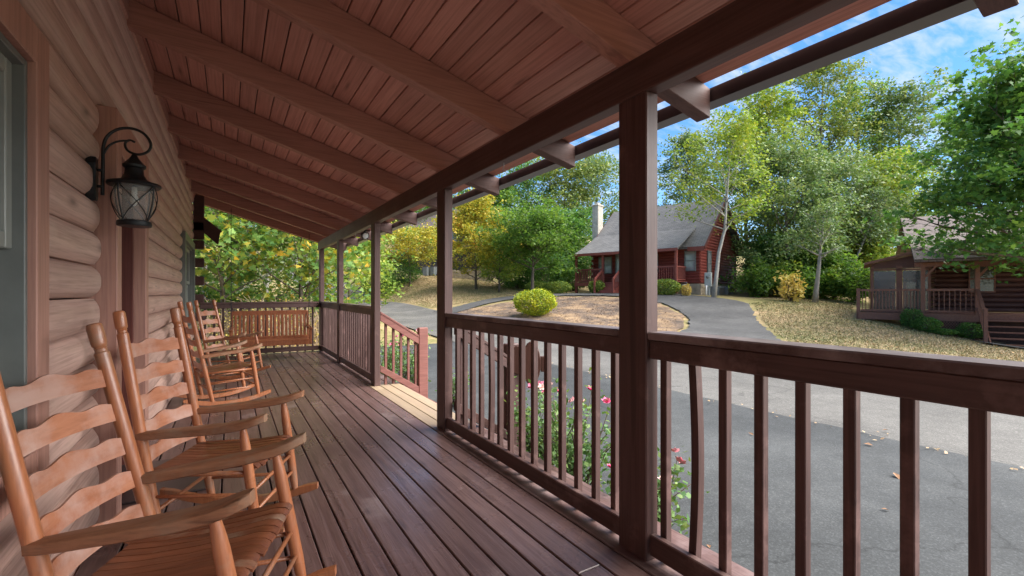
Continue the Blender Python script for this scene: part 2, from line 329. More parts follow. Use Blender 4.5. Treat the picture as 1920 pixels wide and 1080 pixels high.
def asphalt(name, c, patch, sp, cracks=True):
    m, nt, N, L, B = mk(name)
    t = N.new('ShaderNodeTexCoord'); v = t.outputs['Object']
    big = noise(N, L, v, 0.45, 5, 0.6); mid = noise(N, L, v, 5, 6, 0.7)
    vo = N.new('ShaderNodeTexVoronoi'); vo.inputs['Scale'].default_value = 90; L.new(v, vo.inputs['Vector'])
    col = ramp(N, L, big, [(0.30, tuple(q * 0.8 for q in c)), (0.45, c), (0.6, patch), (0.72, tuple(q * 1.15 for q in patch))])
    col = mixc(N, L, 0.55, col, ramp(N, L, mid, [(0.3, 0.72), (0.72, 1.2)]), 'MULTIPLY')
    st = N.new('ShaderNodeSeparateColor'); L.new(vo.outputs['Color'], st.inputs[0])
    col = mixc(N, L, sp, col, ramp(N, L, st.outputs[0], [(0.0, 0.35), (0.75, 1.0), (0.97, 1.9)]), 'MULTIPLY')
    if cracks:
        ve = N.new('ShaderNodeTexVoronoi'); ve.feature = 'DISTANCE_TO_EDGE'; ve.inputs['Scale'].default_value = 0.33
        wv = N.new('ShaderNodeVectorMath'); nn = N.new('ShaderNodeTexNoise'); nn.inputs['Scale'].default_value = 1.3; nn.inputs['Detail'].default_value = 5
        L.new(v, nn.inputs['Vector']); L.new(v, wv.inputs[0]); L.new(nn.outputs['Color'], wv.inputs[1]); L.new(wv.outputs[0], ve.inputs['Vector'])
        ck = ramp(N, L, ve.outputs['Distance'], [(0.0, 0.55), (0.006, 1.0)])
        col = mixc(N, L, 0.8, col, ck, 'MULTIPLY')
    L.new(col, B.inputs['Base Color']); B.inputs['Roughness'].default_value = 0.85; B.inputs['Specular IOR Level'].default_value = 0.25
    bump(N, L, B, math_(N, L, 'ADD', mid, st.outputs[0]), 0.35, 0.008)
    return m
M['asphalt_new'] = asphalt('driveway_asphalt', (0.050, 0.053, 0.055), (0.072, 0.075, 0.076), 0.35)
M['asphalt_old'] = asphalt('road_asphalt', (0.108, 0.103, 0.096), (0.140, 0.133, 0.123), 0.4)
M['asphalt_drive'] = asphalt('neighbour_asphalt', (0.082, 0.080, 0.079), (0.105, 0.102, 0.099), 0.4)
m, nt, N, L, B = mk('mulch_straw'); t = N.new('ShaderNodeTexCoord'); v = t.outputs['Object']
a = noise(N, L, v, 0.7, 6, 0.72); b2 = noise(N, L, v, 4, 7, 0.8)
col = ramp(N, L, a, [(0.36, (0.10, 0.072, 0.055)), (0.47, (0.19, 0.130, 0.090)), (0.56, (0.33, 0.215, 0.120)), (0.66, (0.42, 0.28, 0.16))])
col = mixc(N, L, 0.85, col, ramp(N, L, b2, [(0.3, 0.35), (0.68, 1.25)]), 'MULTIPLY')
L.new(col, B.inputs['Base Color']); B.inputs['Roughness'].default_value = 0.95; bump(N, L, B, b2, 1.0, 0.12); M['mulch'] = m
m, nt, N, L, B = mk('bed_soil'); t = N.new('ShaderNodeTexCoord')
b2 = noise(N, L, t.outputs['Object'], 14, 6, 0.75); L.new(ramp(N, L, b2, [(0.3, (0.05, 0.035, 0.025)), (0.7, (0.16, 0.11, 0.08))]), B.inputs['Base Color']); B.inputs['Roughness'].default_value = 0.95
bump(N, L, B, b2, 0.9, 0.03); M['soil'] = m

def axis(vals, lo, hi, far):
    a = np.arange(lo, hi, vals); k = np.geomspace(1, far, 26)
    return np.concatenate([lo - k[::-1] * vals, a, hi + (k - 1) * vals])
gx = axis(0.6, -8, 46, 900); gy = axis(0.6, -14, 66, 900)
XX, YY = np.meshgrid(gx, gy); ZZ = G(np.clip(XX, -45, 90), np.clip(YY, -45, 100))
rr = np.random.RandomState(3)
ZZ = ZZ - 0.02
struct(link('ground', grid_mesh('ground', XX, YY, ZZ, M['grass'])))

def resample(pts, n):
    p = np.array(pts, float); d = np.concatenate([[0], np.cumsum(np.linalg.norm(np.diff(p, axis=0), axis=1))])
    # smooth the polyline a little before resampling
    t = np.linspace(0, d[-1], 400); q = np.stack([np.interp(t, d, p[:, i]) for i in range(2)], 1)
    k = 31; pad = np.pad(q, ((k // 2, k // 2), (0, 0)), 'edge'); s = np.stack([np.convolve(pad[:, i], np.ones(k) / k, 'valid') for i in range(2)], 1)
    s[0], s[-1] = q[0], q[-1]
    return s[np.linspace(0, 399, n).astype(int)]
def strip(name, left, right, off, mat, nv=80, nu=14, rag=0.0, seed=0):
    a, b = resample(left, nv), resample(right, nv); u = np.linspace(0, 1, nu)[None, :, None]
    rs = np.random.RandomState(seed)
    if rag:
        a = a + rs.normal(0, rag, a.shape); b = b + rs.normal(0, rag, b.shape)
    q = a[:, None] * (1 - u) + b[:, None] * u
    Z = G(q[..., 0], q[..., 1]) + off
    return struct(link(name, grid_mesh(name, q[..., 0], q[..., 1], Z, mat)))
strip('road', [(6.62, -60), (6.62, 0), (6.62, 30), (6.4, 44), (5.2, 54), (3.0, 63)], [(11.0, -60), (11.0, 0), (11.0, 30), (10.9, 42), (10.2, 52), (8.5, 64)], 0.035, M['asphalt_old'], 200, 10)
strip('driveway', [(2.55, -30), (2.55, 14.5)], [(6.7, -30), (6.7, 14.5)], 0.055, M['asphalt_new'], 160, 10, 0.02, 4)
strip('planting_bed', [(2.0, -3), (2.0, 11.5)], [(2.62, -3), (2.62, 11.5)], 0.075, M['soil'], 60, 4, 0.02, 5)
strip('neighbour_driveway', [(10.6, 11.2), (13.5, 11.4), (16.25, 12.6), (18.8, 14.6), (20.4, 17.0), (21.2, 19.2), (21.4, 21.5)],
      [(10.6, 3.6), (13.2, 6.4), (15.5, 8.4), (21.3, 12.8), (24.2, 14.9), (25.2, 17.2), (24.6, 21.5)], 0.05, M['asphalt_drive'], 90, 14, 0.05, 6)
strip('loop_path', [(21.4, 21.0), (20.5, 23.7), (19.2, 25.5), (17.6, 26.5), (15.5, 26.7), (13.2, 25.9), (10.6, 24.4)],
      [(24.4, 21.0), (22.9, 24.2), (21.0, 27.2), (18.6, 28.5), (15.4, 28.5), (12.8, 27.6), (10.6, 26.6)], 0.055, M['asphalt_drive'], 80, 10, 0.06, 7)
strip('cabin_path', [(24.1, 6.0), (27, 4.6), (33, 1.6)], [(23.6, 4.4), (26, 3.2), (32, 0.2)], 0.06, M['asphalt_drive'], 30, 6, 0.03, 8)
ys = np.linspace(11.7, 25.6, 50); xr = np.interp(ys, [11.4, 12.8, 14.8, 17.2, 19.5, 22.2, 24.6, 25.9], [13, 15.9, 18.4, 20, 20.8, 20.4, 18.9, 16.5])
xr = xr + rr.normal(0, 0.12, len(xr)); u = np.linspace(0, 1, 24)[None]; XX = 10.9 * (1 - u) + (xr[:, None] + 0.3) * u; YY = np.repeat(ys[:, None], 24, 1)
struct(link('mulch_bed', grid_mesh('mulch_bed', XX, YY, G(XX, YY) + 0.025, M['mulch'])))

# ------------------------------------------------------------ foliage helpers
LEAF_Q = np.array([(0, 0), (0.32, 0.45), (0, 1), (-0.32, 0.45)])
LEAF_M = np.array([(0, -.15), (.10, .08), (.42, -.02), (.34, .22), (.55, .42), (.24, .46), (.20, .62), (0, 1.0), (-.20, .62), (-.24, .46), (-.55, .42), (-.34, .22), (-.42, -.02), (-.10, .08)])
def leaf_mesh(name, C, size, mat, seed, shape=LEAF_Q, up=0.5, dirs=None, droop=0.0):
    rs = np.random.RandomState(seed); n = len(C); k = len(shape)
    nr = rs.normal(size=(n, 3)); nr[:, 2] = np.abs(nr[:, 2]) + up; nr /= np.linalg.norm(nr, axis=1)[:, None]
    t = rs.normal(size=(n, 3)); t[:, 2] -= droop
    t -= nr * (t * nr).sum(1)[:, None]; t /= np.linalg.norm(t, axis=1)[:, None]; b = np.cross(nr, t)
    s = size * rs.uniform(0.65, 1.35, n)
    fold = rs.uniform(0.05, 0.35, n)
    V = C[:, None] + s[:, None, None] * (shape[None, :, 0:1] * b[:, None] + (shape[None, :, 1:2] - 0.4) * t[:, None] + np.abs(shape[None, :, 0:1]) * fold[:, None, None] * nr[:, None])
    me = bpy.data.meshes.new(name); me.vertices.add(n * k); me.vertices.foreach_set('co', V.reshape(-1).astype(np.float32))
    me.loops.add(n * k); me.loops.foreach_set('vertex_index', np.arange(n * k, dtype=np.int32))
    me.polygons.add(n); me.polygons.foreach_set('loop_start', np.arange(0, n * k, k, dtype=np.int32))
    me.update(calc_edges=True); me.validate(); me.materials.append(mat)
    return me
M['bark'] = wood('bark', (0.10, 0.078, 0.060), (0.19, 0.16, 0.13), (9, 9, 2.5), 0.9, 0.8, 0.2)
M['bark_pale'] = wood('pale_bark', (0.27, 0.25, 0.22), (0.42, 0.40, 0.36), (9, 9, 3), 0.85, 0.5, 0.2)
Lf = {
 'green': leafmat('leaf_green', [(0.030, 0.070, 0.016), (0.055, 0.115, 0.024), (0.085, 0.150, 0.030), (0.135, 0.185, 0.036)]),
 'deep': leafmat('leaf_deep', [(0.026, 0.078, 0.022), (0.045, 0.110, 0.028), (0.072, 0.148, 0.034), (0.115, 0.180, 0.038)], 0.45),
 'yellow': leafmat('leaf_yellowing', [(0.085, 0.125, 0.022), (0.160, 0.185, 0.030), (0.250, 0.235, 0.035), (0.330, 0.255, 0.035), (0.360, 0.190, 0.040)], 0.4, 0.5),
 'lime': leafmat('leaf_lime', [(0.060, 0.115, 0.020), (0.105, 0.165, 0.028), (0.165, 0.210, 0.034), (0.235, 0.230, 0.036)], 0.4, 0.45),
 'olive': leafmat('leaf_olive', [(0.058, 0.098, 0.028), (0.090, 0.132, 0.036), (0.130, 0.160, 0.045), (0.190, 0.185, 0.055)], 0.35, 0.4),
 'gray': leafmat('leaf_greygreen', [(0.045, 0.088, 0.036), (0.075, 0.125, 0.050), (0.110, 0.155, 0.064), (0.170, 0.190, 0.085)], 0.35, 0.4),
 'autumn': leafmat('leaf_autumn', [(0.045, 0.105, 0.030), (0.070, 0.140, 0.035), (0.100, 0.160, 0.036), (0.190, 0.200, 0.032), (0.420, 0.230, 0.030)], 0.42, 0.5, 0.5, 1.3),
 'tan': leafmat('leaf_tan', [(0.30, 0.22, 0.09), (0.42, 0.30, 0.10), (0.36, 0.30, 0.08), (0.22, 0.20, 0.06)], 0.4),
 'shrub': leafmat('leaf_shrub', [(0.040, 0.085, 0.020), (0.080, 0.135, 0.026), (0.150, 0.190, 0.030), (0.230, 0.230, 0.030)], 0.3, 0.3, 0.5, 1.2),
 'gold': leafmat('leaf_gold_shrub', [(0.045, 0.095, 0.014), (0.120, 0.170, 0.016), (0.260, 0.270, 0.016), (0.360, 0.320, 0.018)], 0.3, 0.5, 0.5, 2.2),
 'rose': leafmat('leaf_rose', [(0.030, 0.078, 0.024), (0.055, 0.110, 0.034), (0.090, 0.150, 0.045), (0.150, 0.180, 0.055)], 0.3),
}
def tree(name, label, x, y, h, rad, leaf, n, ls, seed, cb=0.25, tr=None, lean=(0, 0), group=None, bark='bark', spread=0.17, shape=LEAF_Q, limbs=20, z=None, droop=0.0, asym=None, top=0.95, cat='tree'):
    rs = np.random.RandomState(seed); z0 = g(x, y) - 0.1 if z is None else z
    e = empty(name, (x, y, z0)); tag(e, label, cat, group)
    h = max(h - 0.42 * rad, h * 0.6)
    tr = tr or h * 0.014 + 0.03
    tm = MB(); npt = 8; wig = rs.normal(0, 0.012 * h, (npt, 2)); wig[0] = 0; wig = np.cumsum(wig, 0) * 0.6
    path = [(wig[i, 0] + lean[0] * (i / (npt - 1)) ** 1.3, wig[i, 1] + lean[1] * (i / (npt - 1)) ** 1.3, h * top * i / (npt - 1)) for i in range(npt)]
    rads = [tr * (1.25 if i == 0 else 1) * (1 - 0.9 * i / (npt - 1)) + 0.008 for i in range(npt)]
    tm.tube(path, rads, 8); P_ = np.array(path)
    tips = []
    for i in range(limbs):
        f = cb + (1 - cb) * (i + rs.uniform(0, 0.8)) / limbs; f = min(f, 0.99)
        p0 = np.array([np.interp(f, np.linspace(0, 1, npt), P_[:, k]) for k in range(3)])
        q = (f - cb) / (1 - cb); prof = math.sqrt(max(0.04, 1 - ((q - 0.32) / 0.74) ** 2))
        ang = i * 2.39996 + rs.uniform(-0.5, 0.5); ln = rad * prof * rs.uniform(0.72, 1.12)
        if asym: ln *= 1 + asym[0] * math.cos(ang - asym[1])
        el = R(rs.uniform(8, 30) + 40 * q)
        d = np.array([math.cos(ang) * math.cos(el), math.sin(ang) * math.cos(el), math.sin(el)])
        pts = [p0 + d * ln * s + np.array([0, 0, (0.10 * s * s - droop * s * s) * ln]) + rs.normal(0, 0.03, 3) * ln * (s > 0) for s in (0, 0.35, 0.7, 1.0)]
        r0 = max(0.014, tr * 0.42 * (1 - 0.8 * q)); tm.tube(pts, [r0, r0 * 0.7, r0 * 0.4, 0.008], 5)
        nb = 6
        for j in range(nb):
            s = 0.3 + 0.7 * (j + rs.uniform(0, 1)) / nb; k = min(int(s / 0.34), 2); a, b = pts[k], pts[min(k + 1, 3)]; fr = min(1, (s - k * 0.34) / 0.34); o = a * (1 - fr) + b * fr
            dd = rs.normal(size=3); dd[2] = abs(dd[2]) * 0.5; dd = dd / np.linalg.norm(dd) + d * 0.6
            l2 = ln * rs.uniform(0.18, 0.38); tip = o + dd * l2
            tm.tube([o, (o + tip) / 2 + rs.normal(0, 0.03, 3) * l2, tip], [max(0.009, r0 * 0.3), 0.008, 0.004], 4, cap=False)
            tips += [tip, o + dd * l2 * 0.55]
        tips.append(pts[3])
    tips = np.array(tips); w = rs.uniform(0.3, 1.7, len(tips)); w /= w.sum()
    nt_ = 6; tw = np.repeat(tips, nt_, 0) + rs.normal(size=(len(tips) * nt_, 3)) * np.array([1, 1, 0.62]) * rad * spread * np.repeat(rs.uniform(0.5, 1.1, len(tips)), nt_)[:, None]
    w = np.repeat(w, nt_) * rs.exponential(1.0, len(tw)); w /= w.sum(); tips = tw
    n = int(n * 0.82); idx = rs.choice(len(tips), n, p=w)
    off = rs.normal(size=(n, 3)) * np.array([1, 1, 0.55]) * max(ls * 1.15, rad * spread * 0.30)
    tm.build('trunk', M[bark], e, smooth=True)
    link('crown', leaf_mesh('crown', tips[idx] + off, ls, Lf[leaf], seed + 1, shape, 0.55, None, droop), e)
    return e
def shrub(name, label, x, y, rx, ry, h, leaf, n, ls, seed, group=None, z=None, cat='shrub', lump=0.12, shell=0.72, stem=True):
    rs = np.random.RandomState(seed); z0 = g(x, y) if z is None else z
    e = empty(name, (x, y, z0)); tag(e, label, cat, group)
    d = rs.normal(size=(n, 3)); d /= np.linalg.norm(d, axis=1)[:, None]
    ph = rs.uniform(0, 6, 6)
    lum = 1 + lump * (np.sin(d[:, 0] * 4 + ph[0]) * np.sin(d[:, 1] * 5 + ph[1]) + 0.6 * np.sin(d[:, 2] * 7 + ph[2]) * np.cos(d[:, 0] * 6 + ph[3]))
    rr_ = rs.uniform(shell ** 3, 1, n) ** (1 / 3) * lum
    C = d * rr_[:, None] * np.array([rx, ry, h / 2]) + np.array([0, 0, h / 2]); C[:, 2] = np.maximum(C[:, 2], 0.02)
    C += rs.normal(0, 0.05 * min(rx, h), C.shape) * (rs.rand(n, 1) < 0.25)
    if stem:
        mb = MB()
        for i in range(14):
            a = rs.uniform(0, 6.28); el = rs.uniform(0.2, 1.4); t = np.array([math.cos(a) * math.cos(el) * rx * 0.85, math.sin(a) * math.cos(el) * ry * 0.85, h * (0.5 + 0.42 * math.sin(el))])
            mb.tube([(rs.normal(0, .05), rs.normal(0, .05), -0.05), t * 0.5 + rs.normal(0, 0.04, 3), t], [0.02, 0.012, 0.004], 5)
        mb.build('stem', M['bark'], e, smooth=True)
    link('foliage', leaf_mesh('foliage', C, ls, Lf[leaf], seed + 1, LEAF_Q, 0.35), e)
    return e

# ------------------------------------------------------------ porch: roof, beam, rafters, ceiling boards
XW = -0.60                                   # outer face of the log wall
XB0, XB1 = 1.697, 1.783                      # beam and posts
SL = 0.296                                   # fall of the roof towards the eave
def zu(x): return 2.442 - SL * (x - XB0)     # underside of the rafters
RH = 0.19; ROOF_Y0, ROOF_Y1 = -4.2, 11.42
roof = tag(empty('porch_roof', (0, 0, 0)), 'red-brown board ceiling on sloping rafters, with beam and dark gutter, over the porch', 'roof')
rf = MB(); rw = 0.09
xs_ = 1.90; rf.prism([(XW - 0.08, zu(XW - 0.08)), (xs_, zu(xs_)), (xs_, zu(xs_) + RH), (XW - 0.08, zu(XW - 0.08) + RH)], 'y', 0, rw)
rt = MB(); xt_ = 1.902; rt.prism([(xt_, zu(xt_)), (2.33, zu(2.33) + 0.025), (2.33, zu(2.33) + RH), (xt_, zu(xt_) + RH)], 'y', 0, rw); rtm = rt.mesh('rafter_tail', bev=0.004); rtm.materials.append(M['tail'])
rme = rf.mesh('rafter', bev=0.004); rme.materials.append(M['rafter'])
for k in range(-5, 9):
    yy = 1.665 + 1.206 * k if k < 8 else 11.27
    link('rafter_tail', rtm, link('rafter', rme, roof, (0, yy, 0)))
slope = math.sqrt(1 + SL * SL); n = 23; x0, x1 = XW - 0.10, 2.285; pw = (x1 - x0) / n
cb_ = MB(); gp = 0.0035
cb_.prism([(gp, -SL * gp), (pw - gp, -SL * (pw - gp)), (pw - gp, -SL * (pw - gp) + 0.02), (gp, -SL * gp + 0.02)], 'y', ROOF_Y0, ROOF_Y1)
cme = cb_.mesh('ceiling_board', bev=0.003); cme.materials.append(M['ceil'])
for i in range(n):
    x = x0 + i * pw; link('ceiling_board', cme, roof, (x, 0, zu(x) + RH + 0.003 + random.Random(i).uniform(0, 0.002)))
M['shingle'] = plain('roof_shingle', (0.10, 0.085, 0.078), 0.9, 0, 0.35, 14, 0.4)
s = MB(); s.prism([(-4.6, zu(-4.6) + RH + 0.032), (2.29, zu(2.29) + RH + 0.032), (2.29, zu(2.29) + RH + 0.06), (-4.6, zu(-4.6) + RH + 0.075)], 'y', ROOF_Y0, ROOF_Y1 + 0.02)
s.prism([(-9.2, zu(-4.6) + RH - 1.2), (-4.62, zu(-4.6) + RH + 0.032), (-4.62, zu(-4.6) + RH + 0.072), (-9.2, zu(-4.6) + RH - 1.16)], 'y', ROOF_Y0, ROOF_Y1 + 0.02)  # rear house roof out of view, added to block sun and sky
s.build('shingles_and_added_rear_roof', M['shingle'], roof)
MB().box(XB0, XB1, ROOF_Y0, 11.24, 2.255, 2.440).build('beam', M['beam'], roof, bev=0.005)
gt = MB(); gt.prism([(2.334, 2.372), (2.44, 2.372), (2.465, 2.41), (2.465, 2.462), (2.455, 2.462), (2.452, 2.412), (2.435, 2.382), (2.342, 2.382), (2.342, 2.452), (2.334, 2.452)], 'y', ROOF_Y0, ROOF_Y1 - 0.05)
gt.build('gutter', M['gutter'], roof, bev=0.002)
fb = MB().bar((XW - 0.08, 11.40, zu(XW - 0.08) + 0.1), (2.33, 11.40, zu(2.33) + 0.1), 0.03, 0.2); fb.build('barge_board', M['beam'], roof)
# blocking between rafters on the wall
for k in range(-5, 8):
    yy = 1.665 + 1.206 * k
    b = MB(); b.box(XW - 0.05, XW + 0.012, yy + rw + 0.004, yy + 1.112 + rw, zu(XW) + 0.012, zu(XW) + RH - 0.004); b.build('blocking', M['trim'], roof, bev=0.02)

# posts
PY = [1.559 + 2.438 * i for i in range(-1, 4)] + [10.914]; PL = 0.187
pm = MB().box(XB0, XB1 - 0.003, 0, PL, 0.0, 2.2545).mesh('porch_post', bev=0.006); pm.materials.append(M['post'])
plabels = ['dark brown porch post beyond the right end of the near railing, outside the frame', 'big dark brown porch post nearest the camera, right of centre',
           'dark brown porch post at the near side of the stair opening', 'dark brown porch post at the far side of the stair opening', 'fourth porch post from the camera, between two railings',
           'farthest porch post, at the corner beside the hanging swing']
for yy, lb in zip(PY, plabels):
    tag(link('porch_post', pm, None, (0, yy, 0)), lb, 'post', 'porch posts')

# railings
CAPZ = 1.10
balm = MB().box(1.754, 1.792, -0.019, 0.019, 0.012, 1.06).mesh('baluster', bev=0.003); balm.materials.append(M['baluster'])
bw = MB(); zz = np.linspace(0.012, 1.06, 12)
bend = [-0.022 * math.sin(math.pi * (z_ - 0.012) / 1.05) for z_ in zz]
for i in range(11):
    a, b = (1.754, -0.019 + bend[i], zz[i]), (1.754, -0.019 + bend[i + 1], zz[i + 1])
    vs = [(a[0] + dx_, a[1] + dy_, a[2]) for dx_, dy_ in ((0, 0), (.038, 0), (.038, .038), (0, .038))] + [(b[0] + dx_, b[1] + dy_, b[2]) for dx_, dy_ in ((0, 0), (.038, 0), (.038, .038), (0, .038))]
    bw.add(vs, [(0, 1, 5, 4), (1, 2, 6, 5), (2, 3, 7, 6), (3, 0, 4, 7)] + ([(3, 2, 1, 0)] if i == 0 else []) + ([(4, 5, 6, 7)] if i == 10 else []))
bowed = bw.mesh('baluster'); bowed.materials.append(M['baluster'])
def railing(y0, y1, label, ys_, bow=()):
    e = tag(empty('porch_railing', (1.75, (y0 + y1) / 2, 0)), label, 'railing', 'porch railings'); o = Vector(e.location)
    def B_(mb, name, mat, bev):
        me = mb.mesh(name, bev=bev); me.materials.append(mat); c = link(name, me, e); c.location = -o; return c
    B_(MB().box(1.700, 1.842, y0 + 0.002, y1 - 0.002, 1.063, CAPZ), 'cap_rail', M['cap'], 0.006)
    B_(MB().box(1.713, 1.752, y0 + 0.003, y1 - 0.003, 0.972, 1.062), 'top_rail', M['rail'], 0.005)
    B_(MB().box(1.716, 1.753, y0 + 0.003, y1 - 0.003, 0.030, 0.131), 'bottom_rail', M['rail'], 0.005)
    for i, yy in enumerate(ys_):
        c = link('baluster', bowed if i in bow else balm, e); c.location = Vector((0, yy, 0)) - o; c.rotation_euler = (0, 0, 0)
    return e
railing(PY[0] + PL, PY[1], 'porch railing nearest the camera, with one bowed baluster, at lower right', [1.507 - 0.1545 * i for i in range(14)], (1,))
railing(PY[1] + PL, PY[2], 'porch railing between the near post and the stair opening', [PY[1] + PL + 0.10 + 0.1555 * i for i in range(14)], (9,))
railing(PY[3] + PL, PY[4], 'porch railing just beyond the stair opening', [PY[3] + PL + 0.10 + 0.1555 * i for i in range(14)])
railing(PY[4] + PL, PY[5], 'last side railing of the porch, next to the corner post', [PY[4] + PL + 0.10 + 0.1555 * i for i in range(12)])
e = tag(empty('porch_railing', (0.6, 11.0, 0)), 'railing across the far end of the porch, behind the hanging swing', 'railing', 'porch railings')
def loc_(c, e): c.location = -Vector(e.location); return c
loc_(MB().box(-0.50, XB0 - 0.002, 10.945, 11.085, 1.063, CAPZ).build('cap_rail', M['rail_x'], e, bev=0.006), e)
loc_(MB().box(-0.50, XB0 - 0.003, 10.957, 10.995, 0.972, 1.062).build('top_rail', M['rail_x'], e, bev=0.005), e)
loc_(MB().box(-0.50, XB0 - 0.003, 10.957, 10.995, 0.030, 0.131).build('bottom_rail', M['rail_x'], e, bev=0.005), e)
bx = MB().box(-0.019, 0.019, 10.996, 11.034, 0.012, 1.06).mesh('baluster', bev=0.003); bx.materials.append(M['baluster'])
for i in range(14): loc_(link('baluster', bx, e), e).location.x += -0.42 + 0.152 * i

# ------------------------------------------------------------ deck
deck = tag(empty('porch_deck', (0, 0, 0)), 'dark stained porch floor of long boards with worn pale edge at the steps', 'deck')
X0, PW = 0.3765, 0.1408; DY0, DY1 = -4.0, 11.18
rd = random.Random(7)
for j in range(-7, 12):
    xa, xb = X0 + PW * j + 0.0045, X0 + PW * (j + 1) - 0.0045
    cuts = {7: [1.66], 3: [5.9], 0: [7.2], -2: [4.2, 8.6], 5: [9.1], 9: [6.2], 2: [-0.8]}.get(j, [])
    ed = [DY0] + cuts + [DY1]
    for a, b in zip(ed[:-1], ed[1:]):
        w = rd.uniform(-0.0012, 0.0012)
        mb = MB().box(xa + w, xb + w, a + 0.002, b - 0.002, -0.036, rd.uniform(-0.001, 0.0015))
        mb.build('deck_board', M['deck'] if j < 9 else M['deck_step'], deck, bev=0.004)
jb = MB()
for k in range(38): jb.box(-0.62, 2.0, DY0 + 0.1 + k * 0.405, DY0 + 0.14 + k * 0.405, -0.20, -0.038)
jb.build('joist', M['logend'], deck)
MB().box(2.004, 2.042, DY0, DY1, -0.25, -0.040).build('rim_board', M['redrail'], deck)
MB().box(-0.62, 2.0, DY1 - 0.04, DY1, -0.25, -0.040).build('rim_board', M['rail_x'], deck)

# ------------------------------------------------------------ steps and stair railings
st = tag(empty('porch_steps', (2.3, 5.3, -0.5)), 'short wooden steps going down from the porch opening to the driveway', 'steps')
def sub(mb, name, mat, par, bev=0.004):
    c = mb.build(name, mat, par, bev=bev); c.location = -Vector(par.location); return c
for k in range(2):
    z_ = -0.17 * (k + 1)
    for q in range(2): sub(MB().box(2.05 + 0.27 * k + 0.137 * q, 2.05 + 0.27 * k + 0.132 + 0.137 * q, 4.24, 6.40, z_ - 0.036, z_), 'tread', M['redrail'], st)
for yy in (4.205, 6.405):
    mb = MB(); mb.prism([(2.045, -0.02), (2.10, -0.02), (2.62, -0.34), (2.62, -0.47), (2.45, -0.47), (2.045, -0.25)], 'y', yy, yy + 0.034); sub(mb, 'stringer', M['redrail'], st)
def stair_rail(y, label, nb, mt):
    e = tag(empty('stair_railing', (2.41, y, -0.45)), label, 'railing', 'stair railings')
    nx = 2.345
    sub(MB().box(nx, nx + 0.14, y - 0.045, y + 0.045, -0.45, 0.78), 'newel_post', mt, e, 0.01)
    sl_ = -0.64; xa, xb = XB1 + 0.002, nx - 0.002
    for z_, hh, nm in ((0.90, 0.095, 'top_rail'), (0.19, 0.095, 'bottom_rail')):
        mb = MB(); mb.prism([(xa, z_), (xb, z_ + sl_ * (xb - xa)), (xb, z_ + sl_ * (xb - xa) + hh), (xa, z_ + hh)], 'y', y - 0.045, y - 0.007); sub(mb, nm, mt, e)
    mb = MB(); mb.prism([(xa, 0.997), (xb, 0.997 + sl_ * (xb - xa)), (xb, 0.997 + sl_ * (xb - xa) + 0.034), (xa, 1.031)], 'y', y - 0.05, y + 0.06); sub(mb, 'cap_rail', mt, e)
    for i in range(nb):
        x_ = xa + 0.09 + i * (xb - xa - 0.12) / (nb - 1); zt = 0.99 + sl_ * (x_ - xa); zb = 0.02 + sl_ * (x_ - xa)
        sub(MB().box(x_ - 0.017, x_ + 0.017, y - 0.004, y + 0.032, zb, zt), 'baluster', mt, e, 0.003)
    return e
stair_rail(6.50, 'reddish stair railing on the far side of the porch opening, beside the pink roses', 5, M['redrail'])
stair_rail(3.99, 'stair railing on the near side of the opening, seen through the porch balusters', 5, M['rail_x'])  # dark stain instead of the red: shade painted into the colour

def oval(n, a, b): return [(a * math.cos(2 * math.pi * k / n), b * math.sin(2 * math.pi * k / n)) for k in range(n)]
orn = tag(empty('wooden_ornament', (2.57, 3.86, 0.590), R(-30)), 'dark brown rounded wooden ornament with pale block fixed on the near newel post', 'ornament')
MB().prism(oval(22, 0.095, 0.215), 'y', -0.045, -0.005).build('rounded_slab', M['signwood'], orn, bev=0.008)
c = MB().prism(oval(18, 0.115, 0.145), 'y', -0.012, 0.022).build('rounded_slab', M['signwood'], orn, bev=0.008); c.location = (-0.125, -0.03, 0.03)
c = MB().box(-0.02, 0.02, -0.03, 0.03, -0.075, 0.075).build('block', M['signwood'], orn, bev=0.003); c.location = (0.115, -0.01, -0.01)
c = MB().box(-0.014, 0.014, -0.029, 0.029, -0.073, 0.073).build('pale_face', M['cream'], orn, bev=0.003); c.location = (0.158, -0.02, -0.01)

